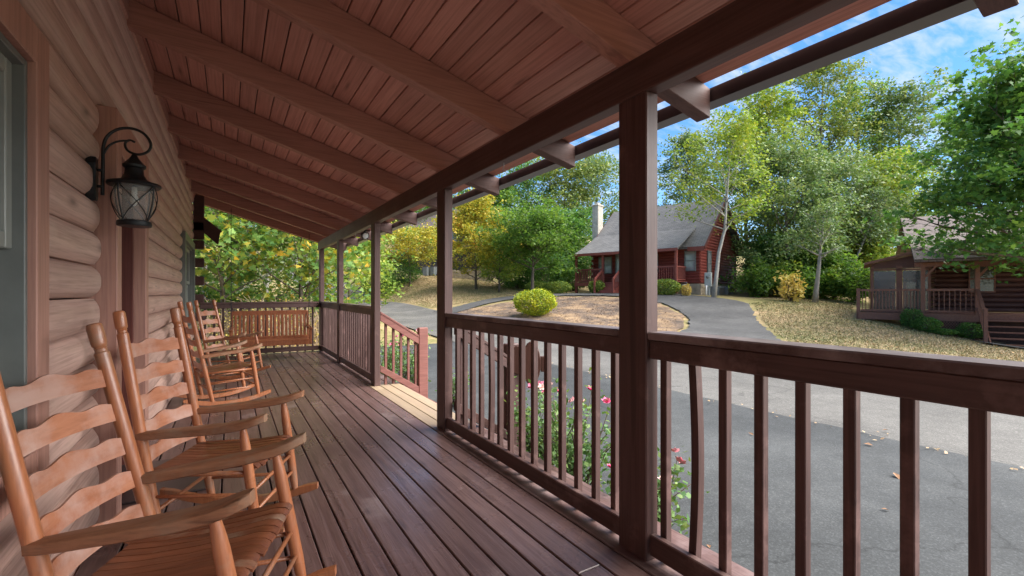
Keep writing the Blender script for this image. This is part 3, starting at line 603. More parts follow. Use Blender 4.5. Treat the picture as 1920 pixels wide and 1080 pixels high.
# ------------------------------------------------------------ log wall of this cabin
wall = tag(empty('cabin_wall', (XW, 4, 0)), 'weathered tan-brown half-log wall with windows and a door, along the porch', 'wall')
wo_ = Vector(wall.location)
def wsub(mb, name, mat, par=None, bev=0.0, angle=None):
    c = mb.build(name, mat, par or wall, bev=bev, angle=angle)
    if par is None: c.location = -wo_
    return c
PITCH = 0.177; ZL0 = 0.02 - 0.177
OPEN = [(1.03, 2.43, 0.60, 2.235), (3.40, 4.60, -0.5, 2.335), (8.47, 10.72, 0.62, 2.22)]
rl = np.random.RandomState(11)
def log_seg(y0, y1, z0, z1, e0, e1):
    ny = max(3, int((y1 - y0) / 0.22)); ys_ = list(np.linspace(y0, y1, ny + 1))
    for d_ in (0.012, 0.03, 0.055, 0.085):
        if e0: ys_.append(y0 + d_)
        if e1: ys_.append(y1 - d_)
    ys_ = sorted(ys_); nt_ = 9; vs = []; fs = []; ph = rl.uniform(0, 6, 3); bul = 0.040 * rl.uniform(0.85, 1.12); off = rl.uniform(-0.004, 0.002)
    for yy in ys_:
        k = 1.0
        if e0: k = min(k, math.sqrt(max(0, 1 - max(0, (0.09 - (yy - y0)) / 0.09) ** 2)))
        if e1: k = min(k, math.sqrt(max(0, 1 - max(0, (0.09 - (y1 - yy)) / 0.09) ** 2)))
        wob = 0.0022 * (math.sin(yy * 3.1 + ph[0]) + math.sin(yy * 7.3 + ph[1]))
        for i in range(nt_):
            t_ = -1 + 2 * i / (nt_ - 1); hh = (z1 - z0) * (0.94 + 0.06 * k) / 2
            vs.append((XW + off - bul + bul * (1 - abs(t_) ** 3.2) * k + wob * (1 - t_ * t_), yy, (z0 + z1) / 2 + t_ * (hh - 0.0035)))
        vs.append((XW - 0.14, yy, z1 - 0.0015)); vs.append((XW - 0.14, yy, z0 + 0.0015))
    m_ = nt_ + 2; n_ = len(ys_)
    for a in range(n_ - 1):
        for i in range(m_): fs.append((a * m_ + i, a * m_ + (i + 1) % m_, (a + 1) * m_ + (i + 1) % m_, (a + 1) * m_ + i))
    fs += [tuple(range(m_))[::-1], tuple(range((n_ - 1) * m_, n_ * m_))]
    mb = MB(); mb.add(vs, fs); wsub(mb, 'log', M['log'], None, 0, 40)
for k in range(20):
    z0, z1 = ZL0 + PITCH * k, ZL0 + PITCH * (k + 1)
    if z1 > 3.36: z1 = 3.36
    cuts = [(a, b) for a, b, c0, c1 in OPEN if z1 > c0 + 0.02 and z0 < c1 - 0.02]
    y = -4.0; first = False
    for a, b in cuts + [(10.95, None)]:
        log_seg(y, a + (0.012 if b and a != 3.40 else -0.03 if b else 0), z0, z1, first, bool(b))
        if b: y = b - 0.012; first = True
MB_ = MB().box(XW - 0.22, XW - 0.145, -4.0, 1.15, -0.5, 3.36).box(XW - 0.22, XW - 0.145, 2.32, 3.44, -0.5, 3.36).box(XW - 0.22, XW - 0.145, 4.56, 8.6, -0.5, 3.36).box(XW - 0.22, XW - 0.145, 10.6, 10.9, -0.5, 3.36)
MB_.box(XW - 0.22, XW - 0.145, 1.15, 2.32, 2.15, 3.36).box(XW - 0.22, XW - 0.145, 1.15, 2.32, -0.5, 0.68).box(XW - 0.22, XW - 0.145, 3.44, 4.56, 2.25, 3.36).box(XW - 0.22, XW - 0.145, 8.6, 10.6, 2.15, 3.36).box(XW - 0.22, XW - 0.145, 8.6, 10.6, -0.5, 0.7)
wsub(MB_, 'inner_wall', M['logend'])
# end wall, projecting log ends and the small eave bracket at the far corner
ew = MB()
for k in range(20):
    z0 = ZL0 + PITCH * k
    if z0 > 3.2: break
    ew.prism([(10.82, z0), (10.95, z0), (10.985, z0 + 0.05), (10.985, z0 + 0.127), (10.95, z0 + 0.176), (10.82, z0 + 0.176)], 'x', -9.0, XW - 0.16)
ew.box(-9.0, -8.9, -4, 10.82, -0.5, 2.2).box(-8.9, XW - 0.23, -4.05, -3.98, -0.5, 3.3)  # unseen back and near walls of the house, added to block light
wsub(ew, 'end_wall_and_added_unseen_walls', M['log'])
for k in range(1, 15, 2):
    z0 = 0.285 + 0.1775 * k
    if z0 < 2.6: wsub(MB().box(XW - 0.02, XW + 0.165, 10.955, 11.10, z0 - 0.088, z0 + 0.088), 'log_end', M['logend'], None, 0.012)
wsub(MB().box(XW - 0.02, XW + 0.165, 10.955, 11.10, 2.34, 3.2), 'corner_stub', M['logend'], None, 0.012)
mb = MB(); mb.prism([(XW + 0.0, 2.93), (XW + 0.0, 2.62), (-0.20, 2.25), (-0.165, 2.50), (-0.13, 2.515)], 'y', 10.99, 11.05); wsub(mb, 'eave_bracket', M['logend'], None, 0.006)

def window(y0, y1, z0, z1, tw, sash, pane, trimmat, mun, proud=0.0):
    w = MB()   # casing boards
    for a, b, c0, c1 in ((y0 - tw, y0 - 0.002, z0 - tw, z1 + tw), (y1 + 0.002, y1 + tw, z0 - tw, z1 + tw), (y0, y1, z1 + 0.002, z1 + tw), (y0, y1, z0 - tw, z0 - 0.002)):
        w.box(XW - 0.13, XW + 0.012 + proud, a, b, c0, c1)
    win = wsub(w, 'window', trimmat, None, 0.004)
    fr = MB(); d = 0.055; zm = z0 + (z1 - z0) * 0.515
    for (a, b, zz0, zz1, xf) in ((y0 + 0.02, y1 - 0.02, zm - 0.0, z1 - 0.02, XW - 0.045), (y0 + 0.02, y1 - 0.02, z0 + 0.02, zm - 0.004, XW - 0.075)):
        fr.box(xf - 0.03, xf, a, a + d, zz0, zz1).box(xf - 0.03, xf, b - d, b, zz0, zz1).box(xf - 0.03, xf - 0.001, a + d, b - d, zz1 - d, zz1).box(xf - 0.03, xf - 0.001, a + d, b - d, zz0, zz0 + d)
    fr.build('sash', M['sash_light'], win, bev=0.004)
    ft = MB(); e_ = 0.025
    ft.box(XW - 0.12, XW - 0.012, y0, y0 + e_, z0, z1).box(XW - 0.12, XW - 0.012, y1 - e_, y1, z0, z1).box(XW - 0.12, XW - 0.012, y0 + e_, y1 - e_, z1 - e_, z1).box(XW - 0.12, XW - 0.012, y0 + e_, y1 - e_, z0, z0 + e_)
    for q in mun: ft.box(XW - 0.09, XW - 0.03, q - 0.03, q + 0.03, z0 + e_, z1 - e_)
    ft.build('frame', sash, win, bev=0.003)
    for zz0, zz1, xf in ((zm + d, z1 - 0.02 - d, XW - 0.060), (z0 + 0.02 + d, zm - 0.004 - d, XW - 0.09)):
        MB().box(xf - 0.006, xf, y0 + 0.02 + d, y1 - 0.02 - d, zz0, zz1).build('pane', pane, win)
    bl = MB(); zz = z0 + 0.1
    while zz < z1 - 0.1: bl.bar((XW - 0.115, y0 + 0.08, zz), (XW - 0.115, y1 - 0.08, zz), 0.028, 0.003, (0.6, 0, 1)); zz += 0.03
    bl.build('blind', M['sash_light'], win)
    for c in win.children: c.location = (0, 0, 0)
    return win
window(1.16, 2.295, 0.73, 2.105, 0.135, M['sash'], M['pane'], M['trim'], ())
window(8.60, 10.60, 0.75, 2.10, 0.12, M['sash'], M['pane'], M['sash'], (9.6,), 0.02)
# door
dw = MB(); dw.box(XW - 0.13, XW + 0.055, 3.405, 3.535, -0.002, 2.335).box(XW - 0.13, XW + 0.055, 4.465, 4.595, -0.002, 2.335).box(XW - 0.13, XW + 0.054, 3.537, 4.463, 2.10, 2.335)
dr = wsub(dw, 'door_casing', M['trim'], None, 0.005)
dj = MB(); dj.box(XW - 0.16, XW - 0.02, 3.536, 3.575, 0, 2.098).box(XW - 0.16, XW - 0.02, 4.425, 4.464, 0, 2.098).box(XW - 0.16, XW - 0.02, 3.576, 4.424, 2.06, 2.098); dj.build('door_jamb', M['door'], dr)
dp = MB(); dp.box(XW - 0.135, XW - 0.095, 3.58, 4.42, 0.02, 2.055)
for (a, b, c0, c1) in ((3.68, 3.96, 0.2, 0.85), (4.04, 4.32, 0.2, 0.85), (3.68, 3.96, 1.0, 1.95), (4.04, 4.32, 1.0, 1.95)): dp.box(XW - 0.094, XW - 0.083, a, b, c0, c1)
dp.build('door', M['door'], dr, bev=0.004)
MB().tube([(XW - 0.09, 3.66, 0.98), (XW - 0.04, 3.66, 0.98), (XW - 0.035, 3.76, 0.98)], 0.010, 8).build('door_handle', M['metal'], dr, smooth=True)
MB().box(XW - 0.10, XW - 0.03, 3.58, 4.42, 0.003, 0.018).build('threshold', M['gutter'], dr)
mat_ = tag(MB().box(XW + 0.03, XW + 0.5, 3.62, 4.40, 0.002, 0.016).build('door_mat', M['gutter'], None, bev=0.003), 'dark ribbed door mat at the cabin door behind the rocking chairs', 'mat')
# security light sensor on wall etc.: junction plate behind the lantern

# ------------------------------------------------------------ rocking chairs
def make_chair():
    e = empty('rocking_chair')
    pb, pt = Vector((-0.199, 0.245, 0.062)), Vector((-0.398, 0.228, 1.194))
    for s in (-1, 1):
        a = Vector((pb.x, s * pb.y, pb.z)); b = Vector((pt.x, s * pt.y, pt.z)); d = b - a
        prof = [(0, .020), (.05, .022), (.12, .0235), (.55, .0245), (.80, .0245), (.900, .0242), (.904, .0200), (.914, .0190), (.9165, .0212), (.920, .0190), (.925, .0235), (.932, .0250), (.960, .0256), (.988, .0252), (.9965, .0232), (1.0, .0175)]
        MB().tube([a + d * t for t, r in prof], [r for t, r in prof], 14).build('back_post', M['chair'], e, angle=35)
        fa, fb = Vector((0.269, s * 0.272, 0.062)), Vector((0.199, s * 0.272, 0.612)); d = fb - fa
        prof = [(0, .017), (.03, .018), (.10, .021), (.20, .0235), (.5, .0245), (.80, .0240), (.90, .0205), (.97, .0160), (1.0, .0155)]
        MB().tube([fa + d * t for t, r in prof], [r for t, r in prof], 14).build('front_leg', M['chair'], e, angle=35)
        # arm: broad plank rising to a rounded tip
        xs = [-0.305, -0.27, -0.20, -0.05, 0.10, 0.20, 0.25, 0.285, 0.312]; zs = [.578, .580, .585, .597, .610, .626, .640, .652, .660]
        hw = [.016, .022, .030, .038, .044, .047, .046, .040, .022]; th = .019
        vs = []; fs = []
        for i, (x, z, w) in enumerate(zip(xs, zs, hw)):
            yc = s * (0.243 + (x + 0.305) / 0.6 * 0.04)
            for dy_, dz in ((-w, -th * .75), (-w, th * .75), (-w + .006, th), (w - .006, th), (w, th * .75), (w, -th * .75), (w - .006, -th), (-w + .006, -th)): vs.append((x, yc + dy_, z + dz))
        n = len(xs)
        for i in range(n - 1):
            for k in range(8): fs.append((i * 8 + k, i * 8 + (k + 1) % 8, (i + 1) * 8 + (k + 1) % 8, (i + 1) * 8 + k))
        fs += [tuple(range(8)), tuple(range((n - 1) * 8, n * 8))]
        mb = MB(); mb.add(vs, fs); mb.build('arm', M['chair_arm'], e, angle=40)
        # rocker
        vs = []; fs = []; Rr = 1.15; xs = np.linspace(-0.47, 0.40, 15); w = 0.017
        for x in xs:
            z = x * x / (2 * Rr) + 0.001; hgt = 0.048 if -0.42 < x < 0.36 else 0.036
            yc = s * (0.272 - 0.027 * (0.269 - x) / 0.468)
            for dy_, dz in ((-w, .004), (-w, hgt - .004), (-w + .004, hgt), (w - .004, hgt), (w, hgt - .004), (w, .004), (w - .004, 0), (-w + .004, 0)): vs.append((x, yc + dy_, z + dz))
        n = len(xs)
        for i in range(n - 1):
            for k in range(8): fs.append((i * 8 + k, i * 8 + (k + 1) % 8, (i + 1) * 8 + (k + 1) % 8, (i + 1) * 8 + k))
        fs += [tuple(range(8)), tuple(range((n - 1) * 8, n * 8))]
        mb = MB(); mb.add(vs, fs); mb.build('rocker', M['chair'], e, angle=40)
        for z, r in ((0.385, .0135), (0.275, .0105), (0.175, .0105)):       # side rungs
            ra = Vector((-0.199 - 0.199 * (z - .062) / 1.132, s * 0.243, z)); rb = Vector((0.269 - 0.07 * (z - .062) / .55, s * 0.272, z))
            MB().tube([ra, ra.lerp(rb, .5), rb], [r * .8, r, r * .8], 8).build('side_rung', M['chair'], e, smooth=True)
    for z, r, x in ((0.385, .0135, .228), (0.285, .0105, .241), (0.185, .0105, .253)):   # front rungs
        MB().tube([(x, -0.272, z), (x, 0, z), (x, 0.272, z)], [r * .8, r, r * .8], 8).build('front_rung', M['chair'], e, smooth=True)
    for z, r, x in ((0.375, .0125, -.254), (0.20, .0105, -.223)):
        MB().tube([(x, -0.243, z), (x, 0.243, z)], r, 8).build('back_rung', M['chair'], e, smooth=True)
    # five scalloped back slats, bowed backwards
    for z in (0.985, 0.853, 0.722, 0.592, 0.462):
        k = (z - .062) / 1.132; xc = -0.199 - 0.199 * k; half = 0.243 - 0.017 * k
        n = 29; vs = []; fs = []
        for i in range(n):
            t = -1 + 2 * i / (n - 1); bow = -0.030 * (1 - t * t)
            top = 0.028 + 0.026 * math.exp(-(t / 0.34) ** 2) + 0.015 * math.exp(-((abs(t) - 0.70) / 0.20) ** 2) - (0.012 if abs(t) > .96 else 0)
            bot = -0.032 + 0.006 * (1 - t * t) + (0.008 if abs(t) > .96 else 0)
            for zz, dx_ in ((bot, -.0045), (top, -.0045), (top, .0045), (bot, .0045)):
                vs.append((xc + bow + dx_ - 0.176 * zz, t * half, z + zz))
        for i in range(n - 1):
            for q in range(4): fs.append((i * 4 + q, i * 4 + (q + 1) % 4, (i + 1) * 4 + (q + 1) % 4, (i + 1) * 4 + q))
        fs += [(0, 1, 2, 3), tuple(range((n - 1) * 4, n * 4))]
        mb = MB(); mb.add(vs, fs); mb.build('back_slat', M['chair_slat'], e, angle=50)
    # slatted seat, dished, running front to back
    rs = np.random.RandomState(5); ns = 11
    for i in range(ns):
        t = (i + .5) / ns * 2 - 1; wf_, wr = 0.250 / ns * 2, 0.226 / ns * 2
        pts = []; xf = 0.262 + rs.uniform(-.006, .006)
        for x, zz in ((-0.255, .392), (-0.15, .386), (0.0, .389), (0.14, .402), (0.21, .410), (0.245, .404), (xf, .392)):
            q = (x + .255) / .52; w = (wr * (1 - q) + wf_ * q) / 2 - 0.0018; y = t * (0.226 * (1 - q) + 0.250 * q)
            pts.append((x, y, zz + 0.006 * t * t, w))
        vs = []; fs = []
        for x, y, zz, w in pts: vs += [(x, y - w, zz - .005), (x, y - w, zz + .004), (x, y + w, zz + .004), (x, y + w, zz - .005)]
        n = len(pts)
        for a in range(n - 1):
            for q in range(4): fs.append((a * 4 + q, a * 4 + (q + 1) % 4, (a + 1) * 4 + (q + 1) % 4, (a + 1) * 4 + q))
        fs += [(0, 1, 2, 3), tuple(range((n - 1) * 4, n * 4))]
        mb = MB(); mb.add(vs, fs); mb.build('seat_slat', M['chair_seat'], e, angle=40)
    return e
chair = make_chair()
poses = [(-0.088, 1.943, -0.378, 0.063, 'orange-brown rocking chair nearest the camera, cut off by the left edge'),
         (-0.013, 3.006, -0.429, 0.0, 'orange-brown ladder-back rocking chair second from the camera, in front of the door'),
         (-0.034, 6.499, 0.251, 0.021, 'rocking chair third from the camera, turned towards the far end of the porch'),
         (0.074, 8.300, -0.484, 0.047, 'farthest rocking chair, with slatted back facing the camera, near the swing')]
for i, (x, y, yaw, pit, lb) in enumerate(poses):
    c = chair if i == 0 else dup(chair)
    c.location = (x, y, 0.003); c.rotation_euler = (0, -pit, yaw); tag(c, lb, 'rocking chair', 'rocking chairs along the wall')

# ------------------------------------------------------------ hanging swing at the far end
sw = tag(empty('porch_swing', (0.70, 10.25, 0.35), R(-2)), 'reddish slatted bench swing hanging at the far end of the porch', 'swing')
hw = 0.70
for k in range(4): MB().box(-hw + .03, hw - .03, -0.27 + k * .115, -0.27 + k * .115 + .095, 0.0, 0.022).build('seat_slat', M['swing'], sw, bev=.004)
MB().box(-hw + .02, hw - .02, -0.30, -0.275, -0.075, 0.03).build('front_rail', M['swing'], sw, bev=.004)
MB().bar((-hw + .04, 0.20, 0.03), (hw - .04, 0.20, 0.03), 0.03, 0.09).build('back_bottom_rail', M['swing'], sw, bev=.004)
MB().bar((-hw + .04, 0.325, 0.535), (hw - .04, 0.325, 0.535), 0.03, 0.09).build('back_top_rail', M['swing'], sw, bev=.004)
for k in range(19):
    x = -hw + .085 + k * (2 * hw - .17) / 18
    MB().bar((x, 0.202, 0.05), (x, 0.318, 0.51), 0.043, 0.016, (0, 1, 0)).build('back_slat', M['swing'], sw, bev=.003)
for s in (-1, 1):
    x = s * (hw - .02)
    MB().bar((x, -0.30, 0.235), (x, 0.26, 0.26), 0.075, 0.028).build('arm', M['swing'], sw, bev=.006)
    MB().box(x - .022, x + .022, -0.275, -0.225, -0.06, 0.222).build('arm_support', M['swing'], sw, bev=.004)
    MB().bar((x, 0.205, -0.04), (x, 0.335, 0.57), 0.044, 0.04, (0, 1, 0)).build('back_stile', M['swing'], sw, bev=.004)
    MB().box(x - .02, x + .02, -0.30, 0.22, -0.075, -0.012).build('side_rail', M['swing'], sw, bev=.004)
    ch = MB()
    for a, b in (((x, -0.25, 0.24), (x, -0.0, 1.15)), ((x, 0.25, 0.25), (x, 0.0, 1.15)), ((x, 0.0, 1.15), (x, 0.0, zu(0.7 + x) - 0.40))):
        a, b = Vector(a), Vector(b); nl = int((b - a).length / .032)
        for q in range(nl):
            p0, p1 = a.lerp(b, q / nl), a.lerp(b, (q + 1.25) / nl); off = Vector((.006, 0, 0)) if q % 2 else Vector((0, .006, 0))
            ch.tube([p0 - off, p1 - off], .0022, 4); ch.tube([p0 + off, p1 + off], .0022, 4)
    ch.build('chain', M['black'], sw)

# ------------------------------------------------------------ wall lantern
LX, LY = -0.441, 3.20
ln = tag(empty('wall_lantern', (XW, LY, 1.88)), 'black iron wall lantern with scrolled arm and seeded glass, left of the door', 'lamp'); lo = Vector(ln.location)
def ls_(mb, name, mat, par=None, **k):
    c = mb.build(name, mat, par or ln, **k)
    if par is None: c.location = -lo
    return c
pl = MB(); pl.prism([(LY - .035, 1.80), (LY - .02, 1.768), (LY + .02, 1.768), (LY + .035, 1.80), (LY + .035, 1.96), (LY + .02, 1.995), (LY - .02, 1.995), (LY - .035, 1.96)], 'x', XW - 0.035, XW + 0.006)
ls_(pl, 'back_plate', M['black'], bev=.004)
def smooth_path(pts, n):
    p = [Vector(q) for q in pts]; out = []
    for i in range(len(p) - 1):
        a, b, c, d = p[max(i - 1, 0)], p[i], p[i + 1], p[min(i + 2, len(p) - 1)]
        for k in range(n):
            t = k / n; out.append(0.5 * ((2 * b) + (c - a) * t + (2 * a - 5 * b + 4 * c - d) * t * t + (3 * b - a - 3 * c + d) * t ** 3))
    return out + [p[-1]]
X_ = lambda x, z: (x, LY, z)
arm = smooth_path([X_(-.572, 1.80), X_(-.570, 1.95), X_(-.568, 2.06), X_(-.548, 2.12), X_(-.505, 2.160), X_(-.450, 2.172), X_(-.400, 2.153), X_(-.371, 2.105), X_(-.382, 2.060), X_(-.425, 2.036), X_(-.468, 2.050), X_(-.480, 2.085), X_(-.462, 2.108), X_(-.438, 2.100)], 6)
ls_(MB().tube(arm, [.0085 - .003 * i / len(arm) for i in range(len(arm))], 8), 'scroll_arm', M['black'], smooth=True)
a2 = smooth_path([X_(-.566, 2.02), X_(-.545, 2.065), X_(-.505, 2.095), X_(-.462, 2.105)], 6)
ls_(MB().tube(a2, .0055, 8), 'inner_arm', M['black'], smooth=True)
for z in (1.845, 1.93): ls_(MB().tube([(XW, LY, z), (-.565, LY, z)], .008, 8), 'standoff', M['black'], smooth=True)
ls_(MB().lathe([(.004, .165), (.012, .155), (.016, .145), (.022, .135), (.042, .110), (.052, .100), (.050, .088), (.040, .080), (.042, .050), (.058, .022), (.092, .008), (.116, .002), (.119, -.008), (.113, -.016), (.100, -.018)], (LX, LY, 1.875), 28), 'cap', M['black'], angle=40)
cage = MB(); cage.lathe([(.050, 0), (.074, 0), (.077, .010), (.075, .026), (.070, .030), (.050, .030)], (LX, LY, 1.645), 28)
def rcage(t): return .073 + (.103 - .073) * math.sin(t * math.pi * .58) / math.sin(math.pi * .58)
zb, zt = 1.676, 1.862
for k in range(4):
    a = 2 * math.pi * k / 4 + 1.02
    cage.tube([(LX + rcage(t) * math.cos(a), LY + rcage(t) * math.sin(a), zb + (zt - zb) * t) for t in np.linspace(0, 1, 9)], .0042, 6)
    for sgn in (0, 1):
        pts = []
        for t in np.linspace(0, 1, 9):
            aa = a + (2 * math.pi / 4) * (t if sgn else 1 - t); r_ = rcage(t) * (1 - .02 * math.sin(math.pi * t)); pts.append((LX + r_ * math.cos(aa), LY + r_ * math.sin(aa), zb + (zt - zb) * t))
        cage.tube(pts, .0026, 5)
ls_(cage, 'cage', M['black'], angle=40)
ls_(MB().lathe([(rcage(t) - .009, zb + (zt - zb) * t) for t in np.linspace(0, 1, 12)] + [(rcage(t) - .0115, zb + (zt - zb) * t) for t in np.linspace(1, 0, 12)], (LX, LY, 0), 32), 'glass', M['glass'], smooth=True)
ls_(MB().lathe([(.012, 1.862), (.013, 1.82), (.011, 1.815), (.018, 1.80), (.020, 1.785), (.012, 1.765), (.003, 1.755)], (LX, LY, 0), 14), 'bulb', M['bulb'], smooth=True)

# floodlight under the eave and screw hooks in the beam
fl = tag(empty('floodlight', (1.95, 8.02, 2.28)), 'small black round floodlight under the eave between the far posts', 'lamp')
MB().box(-.03, .03, -.03, .03, .05, .10).build('bracket', M['black'], fl)
MB().tube([(0, 0, .06), (0.0, -.03, 0.02)], .014, 8).build('arm', M['black'], fl, smooth=True)
hd = MB().lathe([(.02, .10), (.045, .085), (.058, .03), (.066, 0), (.066, -.006), (.058, -.006)], (0, 0, 0), 18).build('head', M['black'], fl, angle=40)
hd.location = (0, -.05, -.03); hd.rotation_euler = (R(-70), 0, R(12))
lz = MB().lathe([(.057, -.004), (.04, -.012), (.015, -.015), (.002, -.016)], (0, 0, 0), 18).build('lens', M['lens'], fl, smooth=True); lz.location = hd.location; lz.rotation_euler = hd.rotation_euler
for (x, y, z, lb) in ((1.74, 2.98, 2.255, 'small screw hook under the beam between the near post and the stair opening'), (1.74, 7.75, 2.255, 'small screw hook under the beam between the far posts')):
    h = tag(MB().tube(smooth_path([(0, 0, 0), (0, 0, -.03), (0, .018, -.05), (0, .0, -.068), (0, -.018, -.052)], 5), .0028, 6).build('screw_hook', M['metal'], None, smooth=True), lb, 'hook', 'hooks under the beam'); h.location = (x, y, z)

# ------------------------------------------------------------ roses beside the porch
m, nt, N, L, B = mk('pink_petals'); gg = N.new('ShaderNodeNewGeometry'); oi = N.new('ShaderNodeObjectInfo')
L.new(ramp(N, L, oi.outputs['Random'], [(0.0, (0.75, 0.10, 0.26)), (0.45, (0.80, 0.22, 0.36)), (0.75, (0.80, 0.46, 0.46)), (1.0, (0.82, 0.62, 0.54))]), B.inputs['Base Color']); B.inputs['Roughness'].default_value = 0.6; M['petal'] = m
fm = MB()
for ring, (nr, r0, tilt) in enumerate(((6, .030, .35), (5, .022, .8), (4, .012, 1.2))):
    for k in range(nr):
        a = 2 * math.pi * k / nr + ring * .5; ca, sa = math.cos(a), math.sin(a); up = math.sin(tilt); ou = math.cos(tilt)
        pt = lambda r, w, h: (ca * r - sa * w, sa * r + ca * w, h)
        fm.add([pt(.003, 0, 0), pt(r0 * .6, -.016, r0 * up * .8), pt(r0 * (.7 + ou * .5), 0, r0 * (.3 + up)), pt(r0 * .6, .016, r0 * up * .8)], [(0, 1, 2, 3)])
fme = fm.mesh('flower'); fme.materials.append(M['petal'])
def rose(x, y, h, rx, ry, n, seed, label, nf):
    rs = np.random.RandomState(seed); z0 = -0.43; e = tag(empty('rose_bush', (x, y, z0)), label, 'rose bush', 'rose bushes beside the porch')
    mb = MB(); C = []; ends = []
    for i in range(26):
        a = rs.uniform(0, 6.28); l = rs.uniform(.3, 1) ** .6; t = np.array([math.cos(a) * rx * l, math.sin(a) * ry * l, h * rs.uniform(.45, 1.0) * (1 - .25 * l)])
        b = np.array([rs.normal(0, .05), rs.normal(0, .10), 0]); mid = b * .45 + t * .55 + np.array([0, 0, .12 * h]) + rs.normal(0, .03, 3); pts = [b, mid * .6 + b * .4 + rs.normal(0, .02, 3), mid, t]
        mb.tube(pts, [.007, .006, .0045, .0025], 5); ends.append(t)
        for s in np.linspace(.2, 1, 13):
            k = min(int(s * 3), 2); f = s * 3 - k; p = pts[k] * (1 - f) + pts[k + 1] * f
            C += [p + rs.normal(0, .05, 3) for _ in range(n)]
    mb.build('stem', M['bark'], e, smooth=True)
    C = np.array(C); C[:, 2] = np.maximum(C[:, 2], .03)
    link('foliage', leaf_mesh('foliage', C, .048, Lf['rose'], seed + 9, LEAF_Q, .4), e)
    ends = sorted(ends, key=lambda t: -t[2])
    for i in range(nf):
        t = ends[i % len(ends)]; c = link('flower', fme, e); c.location = t + rs.normal(0, .02, 3) + np.array([0, 0, .02]); c.rotation_euler = (rs.normal(0, .5), rs.normal(0, .5), rs.uniform(0, 6)); sc = rs.uniform(.8, 1.35); c.scale = (sc,) * 3
rose(2.38, 2.95, 1.16, .30, .52, 4, 21, 'pink rose bush behind the balusters of the railing near the stairs', 8)
rose(2.32, 2.15, .82, .26, .34, 4, 22, 'low pink rose bush next to the near porch post', 5)
rose(2.45, 3.55, 1.02, .26, .34, 4, 23, 'rose bush growing below the rounded ornament', 4)
rose(2.50, 7.25, 1.30, .30, .45, 4, 24, 'pink rose bush behind the far stair railing', 12)
rose(2.45, 8.4, 1.18, .28, .50, 4, 25, 'rose bush seen through the railing beyond the stair opening', 6)
rose(2.95, 6.55, .60, .24, .28, 3, 26, 'small rose bush in front of the far newel post', 4)
rose(2.32, 0.95, .34, .16, .24, 2, 27, 'small weedy plant at the foot of the near railing', 2)

# fallen leaves on the driveway
lfm = MB(); lfm.add([(0, -.03, .002), (.022, 0, .012), (0, .045, .004), (-.022, 0, .012)], [(0, 1, 2, 3)])
M['deadleaf'] = plain('dead_leaf', (0.20, 0.10, 0.045), .8, 0, .4, 30)
lme = lfm.mesh('fallen_leaf'); lme.materials.append(M['deadleaf']); rs = random.Random(31)
for (x, y, k, lb) in ((5.36, 1.856, 1.5, 'largest curled brown leaf on the dark driveway, seen through the near railing'), (6.19, 2.39, 1.2, 'brown leaf at the edge between dark driveway and pale road'), (7.04, 2.54, 1.0, 'orange-brown leaf just onto the pale road beyond the driveway edge'),
                     (4.45, 1.606, .8, 'small dry leaf on the dark driveway right below the largest leaf'), (2.78, 2.0, .7, 'dry leaf on the driveway close to the near porch post'), (5.43, 3.315, .9, 'dry leaf on the driveway between the bowed baluster and the next')):
    c = tag(link('fallen_leaf', lme, None, (x, y, g(x, y) + .065)), lb, 'leaf', 'fallen leaves on the driveway'); c.rotation_euler = (rs.uniform(-.3, .3), rs.uniform(-.3, .3), rs.uniform(0, 6)); c.scale = (k, k, k)

# ------------------------------------------------------------ neighbour cabins
def logwall(mat_pitch, x0, x1, y, z0, z1, face, bul=0.04, back=0.15):
    """corrugated wall in the xz plane at y, bulging towards face (+1/-1 along y)"""
    mb = MB(); z = z0
    while z < z1 - 0.02:
        zt = min(z + mat_pitch, z1); prof = []
        for t in (0, .12, .3, .5, .7, .88, 1): prof.append((y + face * bul * (1 - abs(2 * t - 1) ** 2.4) - face * 0, z + (zt - z) * t))
        prof = [(y - face * back, z)] + prof + [(y - face * back, zt)]
        mb.prism(prof, 'x', x0, x1); z = zt
    return mb
def rot_xy(mb):   # swap x,y: turn an xz wall into a yz wall
    mb.v = [(p[1], p[0], p[2]) for p in mb.v]; return mb
def far_window(par, c, w, h, axis_, out, frame, pane, two=True):
    """window with frame and panes; axis_ 'x' lies in the xz plane facing -y, 'y' lies in the yz plane facing +x"""
    x, y, z = c; f = MB(); t = 0.07
    def bx(a0, a1, d0, d1, z0, z1):
        return (a0, a1, d0, d1, z0, z1) if axis_ == 'x' else (d0, d1, a0, a1, z0, z1)
    a = x if axis_ == 'x' else y; d = y if axis_ == 'x' else x; s = out
    lo_, hi_ = sorted((d, d + s * 0.07))
    for q in ((a - w / 2 - t, a - w / 2, z - t, z + h + t), (a + w / 2, a + w / 2 + t, z - t, z + h + t), (a - w / 2, a + w / 2, z + h, z + h + t), (a - w / 2, a + w / 2, z - t, z)):
        f.box(*bx(q[0], q[1], lo_, hi_, q[2], q[3]))
    if two: f.box(*bx(a - w / 2, a + w / 2, lo_, hi_ - 0.01, z + h * .48, z + h * .53))
    o = f.build('window', frame, par)
    lo_, hi_ = sorted((d + s * 0.02, d + s * 0.03))
    if two:
        MB().box(*bx(a - w / 2 + .002, a + w / 2 - .002, lo_, hi_, z + .002, z + h * .48 - .002)).build('pane', pane, o)
        MB().box(*bx(a - w / 2 + .002, a + w / 2 - .002, lo_, hi_, z + h * .53 + .002, z + h - .002)).build('pane', pane, o)
    else: MB().box(*bx(a - w / 2 + .002, a + w / 2 - .002, lo_, hi_, z + .002, z + h - .002)).build('pane', pane, o)
    return o
